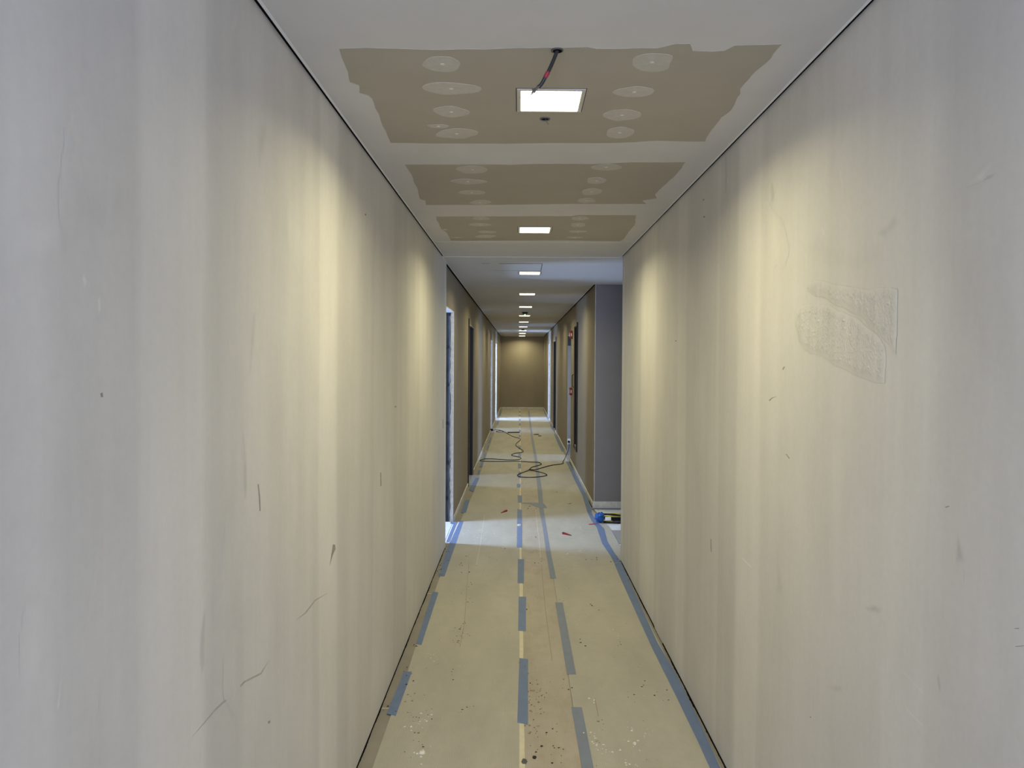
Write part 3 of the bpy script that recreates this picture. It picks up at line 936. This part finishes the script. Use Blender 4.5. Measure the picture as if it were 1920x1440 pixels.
CENTRE = [
    [(0.007, 4.213), (0.055, 4.198), (0.046, 3.435), (0.027, 3.445), (-0.002, 3.455)],
    [(0.002, 5.319), (0.054, 5.32), (0.046, 4.635), (-0.001, 4.644)],
    [(-0.006, 6.332), (0.046, 6.333), (0.04, 5.64), (-0.007, 5.646)],
    [(-0.018, 8.497), (0.034, 8.438), (0.03, 6.723), (-0.017, 6.731)],
    [(-0.018, 9.378), (0.037, 9.343), (0.035, 8.861), (-0.013, 8.882)],
    [(-0.03, 10.235), (0.019, 10.236), (0.019, 9.934), (-0.026, 9.932)],
    [(-0.011, 11.373), (0.024, 11.374), (0.024, 10.751), (-0.01, 10.75)],
    [(-0.018, 12.28), (0.028, 12.282), (0.027, 11.714), (-0.017, 11.712)],
    [(-0.015, 13.685), (0.03, 13.688), (0.03, 13.153), (-0.014, 13.151)],
    [(-0.017, 14.897), (0.029, 14.899), (0.028, 14.268), (-0.016, 14.265)],
    [(-0.015, 17.052), (0.03, 17.054), (0.029, 16.517), (-0.015, 16.514)],
    [(-0.011, 18.381), (0.031, 18.384), (0.03, 17.694), (-0.01, 17.692)],
    [(-0.013, 20.277), (0.033, 20.28), (0.032, 19.525), (-0.012, 19.522)],
    [(-0.015, 21.875), (0.031, 21.878), (0.03, 21.096), (-0.014, 21.093)],
    [(-0.017, 23.509), (0.032, 23.513), (0.032, 22.831), (-0.016, 22.827)],
    [(-0.013, 25.271), (0.031, 25.275), (0.03, 24.489), (-0.013, 24.485)],
]
for i, o in enumerate(CENTRE):
    tape(o, 'blue tape piece, %s from the camera on the straight centre seam' % ORD[i])
LEFTT = [
    [(-0.6, 4.022), (-0.558, 4.019), (-0.562, 3.513), (-0.575, 3.521), (-0.607, 3.536)],
    [(-0.609, 5.425), (-0.565, 5.407), (-0.557, 4.399), (-0.59, 4.415)],
    [(-0.605, 7.842), (-0.564, 7.843), (-0.562, 5.81), (-0.607, 5.816), (-0.624, 6.707)],
    [(-0.635, 9.034), (-0.579, 9.035), (-0.57, 8.28), (-0.627, 8.27)],
    [(-0.61, 10.742), (-0.555, 10.744), (-0.575, 9.589), (-0.635, 9.746)],
    [(-0.616, 11.515), (-0.58, 11.517), (-0.575, 11.056), (-0.606, 11.055)],
    [(-0.616, 12.396), (-0.573, 12.398), (-0.573, 11.866), (-0.614, 11.864)],
    [(-0.618, 13.656), (-0.585, 13.658), (-0.57, 12.909), (-0.601, 12.907)],
    [(-0.616, 14.865), (-0.585, 14.867), (-0.573, 14.194), (-0.605, 14.193)],
    [(-0.633, 16.478), (-0.598, 16.48), (-0.582, 15.312), (-0.619, 15.31)],
    [(-0.601, 21.144), (-0.557, 21.147), (-0.547, 19.73), (-0.588, 19.727)],
    [(-0.624, 24.95), (-0.573, 24.954), (-0.567, 23.005), (-0.615, 23.001)],
]
for i, o in enumerate(LEFTT):
    tape(o, 'blue tape piece, %s from the camera along the left sheet edge' % ORD[i], z=SH + .0004)
tape([(0.253, 3.616), (0.303, 3.614), (0.307, 3.079), (0.31, 2.852), (0.266, 2.852), (0.26, 3.078)],
     'blue tape piece nearest the camera on the slanting seam right of centre', 'blue_pale')
tape([(0.25, 5.194), (0.301, 5.195), (0.304, 3.997), (0.256, 3.996)],
     'middle blue tape piece on the slanting seam right of centre', 'blue_pale')
tape([(0.24, 5.777), (0.235, 6.438), (0.235, 7.508), (0.224, 8.597), (0.235, 9.696), (0.244, 10.759), (0.256, 12.737), (0.249, 16.134), (0.263, 19.301), (0.283, 25.571), (0.324, 25.575), (0.303, 19.304), (0.297, 16.137), (0.301, 12.739), (0.294, 10.761), (0.293, 9.698), (0.274, 8.599), (0.273, 7.509), (0.276, 6.439), (0.284, 5.778)],
     'long grey blue tape line running to the far end right of centre', 'blue_pale')
tape([(0.037, 8.874), (0.136, 8.887), (0.228, 8.873), (0.288, 8.825), (0.316, 8.569), (0.249, 8.536), (0.192, 8.628), (0.116, 8.803), (0.036, 8.824)],
     'torn grey blue tape scrap crossing between the two centre seams', 'blue_pale', SH + .0012)
tape([(0.771, 5.866), (0.769, 5.37), (0.766, 4.386), (0.775, 3.712), (0.778, 3.279), (0.776, 3.084), (0.775, 2.823), (0.82, 2.823), (0.819, 3.085), (0.827, 3.491), (0.83, 3.977), (0.812, 4.47), (0.825, 5.433), (0.831, 5.867), (0.837, 6.291), (0.776, 6.207)],
     'long blue tape edging the floor sheet along the right plastered wall')
tape([(0.778, 6.224), (0.774, 6.481), (0.751, 6.898), (0.769, 7.563), (0.747, 7.892), (0.745, 8.369), (0.789, 8.4), (0.789, 7.92), (0.838, 7.517), (0.808, 6.992), (0.821, 6.572), (0.837, 6.308)],
     'blue tape edging the floor sheet across the alcove mouth')
tape([(0.745, 8.369), (0.774, 9.367), (0.766, 10.633), (0.766, 12.044), (0.763, 12.556), (0.807, 12.558), (0.821, 11.985), (0.837, 10.636), (0.833, 9.369), (0.798, 8.37)],
     'blue tape along the right skirting from the alcove corner to the doorway')
tape([(0.77, 13.967), (0.769, 15.325), (0.779, 17.35), (0.834, 17.354), (0.828, 15.53), (0.819, 13.969)],
     'blue tape along the right skirting between the two right doorways')
tape([(0.783, 18.432), (0.786, 19.823), (0.827, 19.826), (0.821, 18.435)], 'short blue tape at the dark doorway on the right', z=SH + .0004)
tape([(0.796, 21.836), (0.799, 25.618), (0.835, 25.621), (0.834, 21.839)], 'farthest blue tape along the right skirting before the end wall')
tape([(.80, 8.50), (1.7, 8.50), (1.7, 8.565), (.80, 8.565)], 'blue tape along the foot of the grey alcove wall', z=SH + .0022)
# taped doorway threshold, left
tape([(-.655, 6.92), (-.625, 6.92), (-.625, 7.80), (-.655, 7.80)], 'narrow blue tape inside the first left doorway threshold', z=.0066)
tape([(-.69, 7.70), (-.625, 7.68), (-.62, 7.78), (-.69, 7.79)], 'crumpled blue tape at the foot of the steel jamb', z=.0074)

# lit paper strip at the first doorway
tag(MB().prism([(-.668, 6.9, 0), (-.598, 6.9, 0), (-.598, 7.79, 0), (-.668, 7.79, 0)], (0, 0, .0035)).build('threshold_paper', 'paper'),
    'white paper laid along the first left doorway threshold', 'paper')
tag(MB().prism([(-.668, 10.1, 0), (-.58, 10.1, 0), (-.575, 11.03, 0), (-.668, 11.03, 0)], (0, 0, .0035)).build('threshold_paper', 'tile'),
    'grey white paper at the dark lined doorway threshold', 'paper')
# exposed tile and paper in the alcove
tag(MB().prism([(.905, 6.9, 0), (1.9, 6.9, 0), (1.9, 7.45, 0), (.905, 7.45, 0)], (0, 0, .005)).build('floor_tile', 'tile'), 'lilac grey tile laid on the alcove floor', 'tile')
tag(MB().prism([(.905, 6.32, 0), (1.9, 6.32, 0), (1.9, 6.89, 0), (.905, 6.89, 0)], (0, 0, .003)).build('floor_paper', 'paper'), 'pale paper sheet on the alcove floor nearest the camera', 'paper')
tag(MB().prism([(.905, 7.46, 0), (1.9, 7.46, 0), (1.9, 8.575, 0), (.83, 8.575, 0), (.85, 8.3, 0)], (0, 0, .003)).build('floor_paper', 'paper'), 'pale paper sheet under the strap bundle in the alcove', 'paper')

# ================================================================== THINGS
# ------------------------------------------------------------------ ceiling lights
LY = [2.545, 5.03, 7.48, 9.81, 12.12, 14.45, 16.75, 19.05, 21.36, 23.65, 25.95]
proto = None
for i, y in enumerate(LY):
    if proto is None:
        t = empty('ceiling_light', (.095, y, H))
        a, b, z0 = .110, .095, H - .005
        fr = MB()
        fr.bevel_box(.095 - a, .095 + a, y - a, y - b, z0, H + .004, .002)
        fr.bevel_box(.095 - a, .095 + a, y + b, y + a, z0, H + .004, .002)
        fr.bevel_box(.095 - a, .095 - b, y - b, y + b, z0, H + .004, .002)
        fr.bevel_box(.095 + b, .095 + a, y - b, y + b, z0, H + .004, .002)
        fr.build('frame', 'lampframe', t)
        MB().box(.095 - b, .095 + b, y - b, y + b, H - .0058, H - .001).build('diffuser', 'lamp', t)
        g_ = a + .0022
        MB().box(.095 - g_, .095 + g_, y - g_, y + g_, H - .0016, H - .0004).build('cutout_gap', 'shadow', t)
        ld = bpy.data.lights.new('panel_light', 'AREA')
        ld.shape = 'SQUARE'
        ld.size = 2 * b
        ld.energy = LAMP_WATTS
        ld.color = LAMP_COLOR
        ld.spread = LAMP_SPREAD
        lo_ = bpy.data.objects.new('panel_light', ld)
        COL.objects.link(lo_)
        lo_.parent = t
        lo_.location = (0, 0, -.0062)
        proto = t
    else:
        t = proto.copy()
        COL.objects.link(t)
        t.location = (.095 - .002 * i, y, H)
        for ch in proto.children:
            c = ch.copy()
            COL.objects.link(c)
            c.parent = t
    where = ('nearest the camera beside the hanging cable' if i == 0 else 'in the third bare board panel' if i == 1
             else 'at the corner of the access hatch' if i == 2 else 'just before the end wall' if i == len(LY) - 1
             else '%s from the camera' % ORD[i])
    tag(t, 'square lit ceiling panel light, %s' % where, 'light', 'square ceiling lights along the corridor')

# ------------------------------------------------------------------ cable hanging from the ceiling
c0 = Vector((.098, 2.135, H))
hc = tag(empty('hanging_cable', c0), 'dark conduit cable with red band and bare wires hanging from the ceiling', 'cable')
MB().tube([c0 + Vector((0, 0, -.001)), c0 + Vector((0, 0, -.004))], .017, 20).build('hole_rim', 'wire', hc)
MB().tube([c0 + Vector((.001, 0, -.0035)), c0 + Vector((.001, 0, -.0046))], .0125, 16).build('hole', 'shadow', hc)
path = [c0 + Vector(p) for p in ((0, 0, .0), (-.003, -.002, -.012), (-.016, -.004, -.045), (-.026, -.004, -.066), (-.034, -.002, -.080), (-.042, .002, -.093), (-.05, .006, -.101))]
sp = smooth_path(path, 6)
MB().tube(sp, .0052, 12).build('conduit', 'conduit', hc, True)
k = 20
MB().tube(sp[k - 3:k + 4], .0062, 12).build('red_band', 'redtape', hc, True)
tip = sp[-1]
for i, (dx, dy, dz, mt) in enumerate(((-.016, .004, -.012, 'wire'), (-.020, .0, -.016, 'wire'), (-.012, -.006, -.018, 'wire'), (-.022, .004, -.020, 'copper'), (-.018, -.003, -.008, 'wire'), (-.010, .005, -.006, 'wire'))):
    MB().tube(smooth_path([sp[-6], tip + Vector((-.003, (i - 2.5) * .0016, (i % 3 - 1) * .003)), tip + Vector((dx, dy, dz))], 4), [.0022] * 8 + [.0014], 6).build('bare_wire', mt, hc, True)

# small hole with a wire end behind the first light
w0 = Vector((.084, 2.735, H))
wh = tag(empty('wire_outlet', w0), 'small round ceiling hole with a thin wire behind the nearest light', 'wire')
ring = MB()
ring.tube([w0 + Vector((.016 * math.cos(a), .016 * math.sin(a), -.002)) for a in [2 * math.pi * j / 20 for j in range(21)]], .0028, 6)
ring.build('rim', 'wire', wh, True)
MB().tube([w0 + Vector((0, 0, -.0008)), w0 + Vector((0, 0, -.0016))], .015, 18).build('hole', 'shadow', wh)
MB().tube(smooth_path([w0 + Vector((.002, 0, -.001)), w0 + Vector((.006, -.002, .0 - .012)), w0 + Vector((.012, -.004, -.022))], 4), .0012, 6).build('wire', 'wire', wh, True)

# ------------------------------------------------------------------ ceiling sensors
for i, (x, y, lab) in enumerate(((.085, 13.45, 'small dark green round ceiling sensor just before the sixth light'),
                                 (.080, 20.6, 'small dark green round ceiling sensor just before the ninth light'))):
    s = tag(empty('ceiling_sensor', (x, y, H)), lab, 'sensor', 'round ceiling sensors')
    prof = [(.052, 0), (.052, -.012), (.046, -.024), (.030, -.034), (.016, -.036)]
    m = MB()
    vs, fs = [], []
    for r, z in prof:
        for q in range(20):
            a = 2 * math.pi * q / 20
            vs.append((x + r * math.cos(a), y + r * math.sin(a), H + z))
    for r in range(len(prof) - 1):
        for q in range(20):
            fs.append((r * 20 + q, r * 20 + (q + 1) % 20, (r + 1) * 20 + (q + 1) % 20, (r + 1) * 20 + q))
    fs.append(tuple((len(prof) - 1) * 20 + q for q in range(20)))
    m.add(vs, fs).build('body', 'green', s, True)
    MB().tube([(x, y, H - .034), (x, y, H - .044), (x, y, H - .050)], [.012, .011, .006], 12).build('indicator', 'greenled', s, True)

# ------------------------------------------------------------------ fire alarm boxes on the right wall
for (z0, z1, kind, lab) in ((2.005, 2.13, 'alarm_sounder', 'red fire alarm box, upper one beside the pale doorway'),
                            (1.105, 1.225, 'call_point', 'red fire call box, lower one beside the pale doorway')):
    y = 12.27
    s = tag(empty(kind, (XR, y, z0)), lab, 'fire alarm', 'red fire alarm boxes on the right wall')
    MB().bevel_box(XR - .045, XR, y - .06, y + .06, z0, z1, .006).build('housing', 'red', s)
    zc = (z0 + z1) / 2
    MB().bevel_box(XR - .030, XR - .014, y - .0615, y - .058, zc - .024, zc + .024, .0008).build('side_label', 'white', s)
    MB().bevel_box(XR - .048, XR - .043, y - .035, y + .035, zc - .028, zc + .028, .0015).build('front_plate', 'white', s)

# ------------------------------------------------------------------ recessed cabinet, right wall
cb = tag(empty('wall_cabinet', (XR, 11.47, .36)), 'tall black framed cabinet recessed in the right wall', 'cabinet')
a, b, z0, z1 = 11.15, 11.8, .36, 2.17
MB().box(XR + .105, XR + .112, a, b, z0, z1).build('back_panel', 'black', cb)
MB().box(XR + .001, XR + .105, b - .012, b, z0, z1).build('side_panel', 'black', cb)
MB().box(XR + .001, XR + .105, a, a + .012, z0, z1).build('side_panel', 'black', cb)
MB().box(XR + .001, XR + .105, a + .012, b - .012, z1 - .012, z1).build('top_panel', 'black', cb)
MB().box(XR + .001, XR + .105, a + .012, b - .012, z0, z0 + .012).build('bottom_panel', 'taupe', cb)
MB().box(XR - .02, XR, a - .04, a, z0 - .03, z1 + .04).build('frame_stile', 'black', cb)
MB().box(XR - .012, XR, b, b + .04, z0 - .03, z1 + .04).build('frame_stile', 'taupe', cb)
MB().box(XR - .012, XR, a, b, z1, z1 + .04).build('frame_rail', 'taupe', cb)
MB().box(XR - .012, XR, a, b, z0 - .03, z0).build('frame_rail', 'black', cb)
MB().tube(smooth_path([(XR - .012, b + .02, 1.44), (XR - .03, b + .02, 1.42), (XR - .03, b + .02, 1.27), (XR - .012, b + .02, 1.25)], 4), .006, 8).build('pull_handle', 'black', cb, True)

# ------------------------------------------------------------------ extension cord and outlet
floor_path = [(-0.638, 18.059), (-0.557, 18.274), (-0.452, 18.14), (-0.369, 17.803), (-0.464, 17.663), (-0.544, 17.859), (-0.423, 18.004), (-0.288, 17.413), (-0.155, 16.705), (0.009, 16.209), (0.009, 15.796), (-0.043, 15.391), (-0.069, 14.913), (-0.007, 14.467), (0.073, 13.957), (0.026, 13.727), (-0.078, 13.603), (-0.133, 13.377), (-0.097, 13.221), (0.004, 13.064), (0.029, 12.866), (-0.014, 12.738), (-0.149, 12.684), (-0.315, 12.739), (-0.462, 12.808), (-0.587, 12.768), (-0.643, 12.588), (-0.556, 12.498), (-0.337, 12.481), (-0.161, 12.502), (-0.013, 12.528), (0.147, 12.449), (0.306, 12.404), (0.352, 12.188), (0.297, 12.024), (0.193, 11.815), (0.141, 11.501), (0.04, 11.223), (-0.02, 11.021), (-0.003, 10.854), (0.102, 10.788), (0.244, 10.819), (0.38, 10.954), (0.386, 11.12), (0.281, 11.352), (0.148, 11.468), (0.242, 11.562), (0.345, 11.756), (0.489, 12.032), (0.655, 12.201), (0.706, 12.311), (0.712, 12.487)]
r = .0055
pth = [(x, y, SH + r + .001) for x, y in floor_path]
pth[45] = (pth[45][0], pth[45][1], SH + 3 * r)
lx_, ly_ = floor_path[-1]
OUT = Vector((.870, 13.49, .235))
pth += [(lx_ + .04, ly_ + .22, .03), (lx_ + .09, ly_ + .48, .075), (OUT.x - .012, OUT.y - .14, .11), (OUT.x, OUT.y - .075, .19), (OUT.x, OUT.y - .05, .235)]
ec = tag(empty('extension_cord', (0.1, 12.0, SH)), 'black extension cord looping across the floor to a wall outlet', 'cord')
MB().tube(smooth_path(pth, 6), r, 8).build('cord', 'rubber', ec, True)
MB().tube([OUT + Vector((0, -.055, 0)), OUT + Vector((0, -.04, 0)), OUT + Vector((0, -.012, 0))], [.012, .02, .02], 12).build('plug', 'rubber', ec, True)
s0 = pth[0]
MB().bevel_box(s0[0] - .06, s0[0] + .02, s0[1] - .03, s0[1] + .03, SH + .001, SH + .045, .006).build('socket_end', 'rubber', ec)
ot = tag(empty('wall_outlet', OUT), 'white wall outlet low in the pale doorway on the right', 'outlet')
MB().bevel_box(OUT.x - .026, OUT.x + .034, OUT.y + .006, OUT.y + .016, OUT.z - .05, OUT.z + .05, .003).build('cover_plate', 'white', ot)
MB().tube([OUT + Vector((0, .008, 0)), OUT + Vector((0, -.006, 0))], .022, 14).build('socket_insert', 'white', ot)

# dark loose items lying by the far daylit doorway
def bar(name, pts, w, h, mat, label, cat):
    m = MB()
    (x0, y0), (x1, y1) = pts
    d = Vector((x1 - x0, y1 - y0, 0)).normalized()
    n_ = Vector((-d.y, d.x, 0)) * w / 2
    a_, b_ = Vector((x0, y0, SH)), Vector((x1, y1, SH))
    m.prism([a_ - n_, b_ - n_ * .6, b_ + n_ * .6, a_ + n_], (0, 0, h))
    return tag(m.build(name, mat), label, cat)


bar('metal_rod', [(-0.266, 17.544), (0.002, 17.613)], .05, .02, 'rubber', 'dark straight rod lying across the sheet by the far left doorway', 'rod')
bar('offcut', [(0.347, 17.135), (0.42, 17.202)], .09, .012, 'dark', 'dark flat offcut on the right sheet beyond the cord', 'offcut')
bar('offcut', [(0.435, 16.835), (0.469, 16.789)], .06, .012, 'dark', 'smaller dark offcut on the right sheet beyond the cord', 'offcut')


# red tile-levelling wedges
def wedge(p0, p1, label):
    a_, b_ = Vector((*p0, SH)), Vector((*p1, SH))
    d = (b_ - a_).normalized()
    n_ = Vector((-d.y, d.x, 0)) * .012
    vs = [a_ - n_ * .6, a_ + n_ * .6, b_ + n_, b_ - n_,
          a_ - n_ * .6 + Vector((0, 0, .003)), a_ + n_ * .6 + Vector((0, 0, .003)), b_ + n_ + Vector((0, 0, .018)), b_ - n_ + Vector((0, 0, .018))]
    fs = [(3, 2, 1, 0), (4, 5, 6, 7), (0, 1, 5, 4), (1, 2, 6, 5), (2, 3, 7, 6), (3, 0, 4, 7)]
    tag(MB().add(vs, fs).build('tile_wedge', 'red'), label, 'wedge', 'red plastic tile wedges')


wedge(*[(-0.192, 8.268), (-0.136, 8.358)], 'red plastic wedge on the left sheet beyond the light patch')
wedge(*[(0.493, 7.209), (0.419, 7.274)], 'red plastic wedge on the right sheet in the light patch')

# ------------------------------------------------------------------ strap bundle with blue film in the alcove
yb = 7.80
sb = tag(empty('strap_bundle', (1.05, yb, .003)), 'bundle of yellow and black straps with blue film end on alcove floor', 'bundle')
# crumpled blue film knob
vs, fs = [], []
U, V_ = 22, 14
for i in range(V_ + 1):
    ph = math.pi * i / V_
    for j in range(U):
        th = 2 * math.pi * j / U
        p = Vector((math.sin(ph) * math.cos(th), math.sin(ph) * math.sin(th), math.cos(ph)))
        k = .95 + .28 * noise.noise(p * 2.3 + Vector((3, 1, 7))) + .12 * abs(noise.noise(p * 4.5 + Vector((1, 4, 2))))
        vs.append((.825 + p.x * .058 * k, yb + p.y * .06 * k, .058 + p.z * .052 * k))
for i in range(V_):
    for j in range(U):
        fs.append((i * U + j, i * U + (j + 1) % U, (i + 1) * U + (j + 1) % U, (i + 1) * U + j))
link_mesh('blue_film', vs, fs, 'bluefilm', sb)
for i in range(16):
    ang = 2 * math.pi * i / 16
    oy, oz = .048 * math.cos(ang), .040 * math.sin(ang)
    pp = []
    for q in range(12):
        x = .86 + q * .05
        pp.append((x, yb + .048 * math.cos(ang + .12 * q) * (1 + .12 * math.sin(q * 1.3 + i)), .052 + .038 * math.sin(ang + .12 * q) * (1 + .10 * math.sin(q * .9 + 2 * i)) + .003 * math.sin(q * 2.1 + i)))
    MB().tube(smooth_path(pp, 3), .0085 if i % 3 == 0 else .0075, 7).build('strap', 'yellow' if i % 3 == 0 else 'rubber' if i % 3 == 1 else 'conduit', sb, True)
MB().bevel_box(.872, .930, yb - .072, yb - .02, .040, .072, .003).build('buckle', 'white', sb)
MB().bevel_box(.930, 1.06, yb - .070, yb - .02, .042, .072, .003).build('black_grip', 'rubber', sb)
MB().bevel_box(.95, 1.35, yb - .068, yb - .02, .022, .040, .003).build('grey_bar', 'steel', sb)
MB().bevel_box(1.06, 1.13, yb - .072, yb - .02, .041, .076, .003).build('yellow_clip', 'yellow', sb)
tag(MB().prism([(x, y, .0052) for x, y in [(0.705, 7.73), (0.783, 7.75), (0.779, 7.712), (0.702, 7.695)]], (0, 0, .001)).build('tape_scrap', 'redtape'), 'thin red scrap beside the blue end of the strap bundle', 'scrap')

# ------------------------------------------------------------------ debris on the sheets
CL = dict(dark=[(0.078, 3.868), (0.103, 3.775), (0.062, 3.656), (0.152, 3.367), (0.158, 3.249), (0.089, 3.204), (0.165, 3.161), (0.071, 5.067), (0.49, 5.097), (0.639, 3.844), (0.243, 3.82), (-0.35, 3.974), (-0.247, 3.573), (-0.38, 4.674), (-0.331, 4.584), (0.208, 6.294), (0.634, 6.389), (0.598, 6.337), (0.101, 8.501), (0.132, 8.658), (-0.344, 7.299), (-0.151, 6.68), (0.126, 6.593), (-0.616, 6.669), (-0.481, 6.147), (-0.413, 5.916), (-0.474, 6.399), (0.571, 8.834), (0.487, 9.625), (0.069, 10.283), (-0.438, 9.96), (0.14, 6.161), (0.159, 7.092), (-0.426, 3.198), (-0.419, 3.512), (0.068, 3.294), (0.699, 3.722), (0.56, 3.75), (0.576, 4.475), (0.362, 4.38)],
          tan=[(0.077, 3.836), (0.09, 3.775), (0.106, 3.715), (0.078, 3.6), (0.096, 3.518), (0.058, 3.44), (0.081, 3.39), (0.116, 3.775), (0.039, 4.106), (0.052, 4), (0.383, 3.444), (0.345, 3.297), (-0.357, 5.565), (-0.34, 5.195), (-0.338, 4.771), (-0.344, 4.495), (-0.349, 4.41), (-0.52, 3.706), (-0.496, 3.538), (-0.469, 3.434), (-0.426, 3.288), (0.195, 8.503), (0.157, 8.351)],
          pale=[(0.331, 3.274), (0.344, 3.185), (0.38, 3.207), (0.458, 3.122), (0.439, 3.143), (0.326, 3.344), (0.503, 3.276), (0.5, 3.42), (0.364, 4.822), (0.582, 4.554), (-0.522, 7.295), (-0.563, 7.182), (-0.486, 7.53), (-0.576, 7.031), (-0.41, 7.12), (-0.35, 7.415), (0.442, 6.509), (0.54, 6.603), (-0.459, 3.459), (-0.447, 3.409), (-0.402, 3.189), (-0.394, 3.163), (-0.471, 4.232), (-0.416, 3.486), (0.358, 3.689), (0.181, 9.734), (0.012, 7.666), (0.779, 12.97), (0.708, 13.333), (0.325, 12.809), (0.546, 7.681), (0.59, 7.559), (-0.307, 7.037), (-0.214, 7.191), (0.56, 3.347)])
CL['dark'] += [(-0.616, 6.485), (-0.608, 6.259), (-0.603, 6.145), (-0.602, 6.049), (-0.603, 5.957), (-0.602, 5.852), (-0.595, 4.019), (-0.562, 3.944), (-0.596, 3.619), (-0.589, 3.547), (-0.582, 4.423), (-0.599, 4.969), (0.785, 6.24), (0.817, 6.325), (0.857, 9.717), (0.842, 8.462)]
dm = MB()
mat_of = []
for mi, (mt, cl) in enumerate(CL.items()):
    n0 = len(dm.f)
    for i, (x, y) in enumerate(cl):
        for k in range({'dark': 4, 'tan': 5, 'pale': 6}[mt]):
            s = (.0024 + .0045 * random.random() ** 2) * (1 + .06 * y)
            dm.chip((x + random.gauss(0, .020), y + random.gauss(0, .045), SH + .0002), s)
    for k in range({'dark': 130, 'tan': 90, 'pale': 110}[mt]):
        y = random.uniform(2.8, 17)
        dm.chip((random.uniform(-.55, .74), y, SH + .0002), random.uniform(.0015, .0035) * (1 + .04 * y))
    mat_of += [mi] * (len(dm.f) - n0)
o = dm.build('floor_debris', 'dark')
o.data.materials.append(M['tan'])
o.data.materials.append(M['pale'])
o.data.polygons.foreach_set('material_index', mat_of)
o['kind'] = 'stuff'
tag(o, 'dark specks, brown crumbs and pale plaster chips scattered over the floor sheets', 'debris')


def lump(x, y, r, mat, label, name):
    vs, fs = [], []
    for i in range(6):
        ph = math.pi / 2 * i / 5
        for j in range(12):
            th = 2 * math.pi * j / 12
            k = 1 + .35 * noise.noise(Vector((math.cos(th) * 2, math.sin(th) * 2, i * .8 + x * 9)))
            vs.append((x + r * k * math.cos(ph) * math.cos(th), y + 1.5 * r * k * math.cos(ph) * math.sin(th), SH + r * .7 * k * math.sin(ph)))
    for i in range(5):
        for j in range(12):
            fs.append((i * 12 + j, i * 12 + (j + 1) % 12, (i + 1) * 12 + (j + 1) % 12, (i + 1) * 12 + j))
    fs.append(tuple(range(11, -1, -1)))
    tag(link_mesh(name, vs, fs, mat), label, 'debris')


(p1, p2, p3, p4, p5) = [(0.028, 3.117), (-0.399, 3.185), (0.07, 3.151), (0.502, 3.271), (0.004, 7.641)]
lump(*p5, .020, 'pale', 'white plaster lump on the centre seam in the light patch', 'plaster_lump')
lump(*p1, .012, 'wire', 'dark grey crumbly lump on the centre seam nearest the camera', 'mortar_lump')
lump(*p2, .013, 'pale', 'pale plaster lump on the left sheet nearest the camera', 'plaster_lump')
lump(*p3, .008, 'dark', 'small dark lump right of the centre seam nearest the camera', 'mortar_lump')
lump(*p4, .008, 'pale', 'small pale lump on the right sheet nearest the camera', 'plaster_lump')
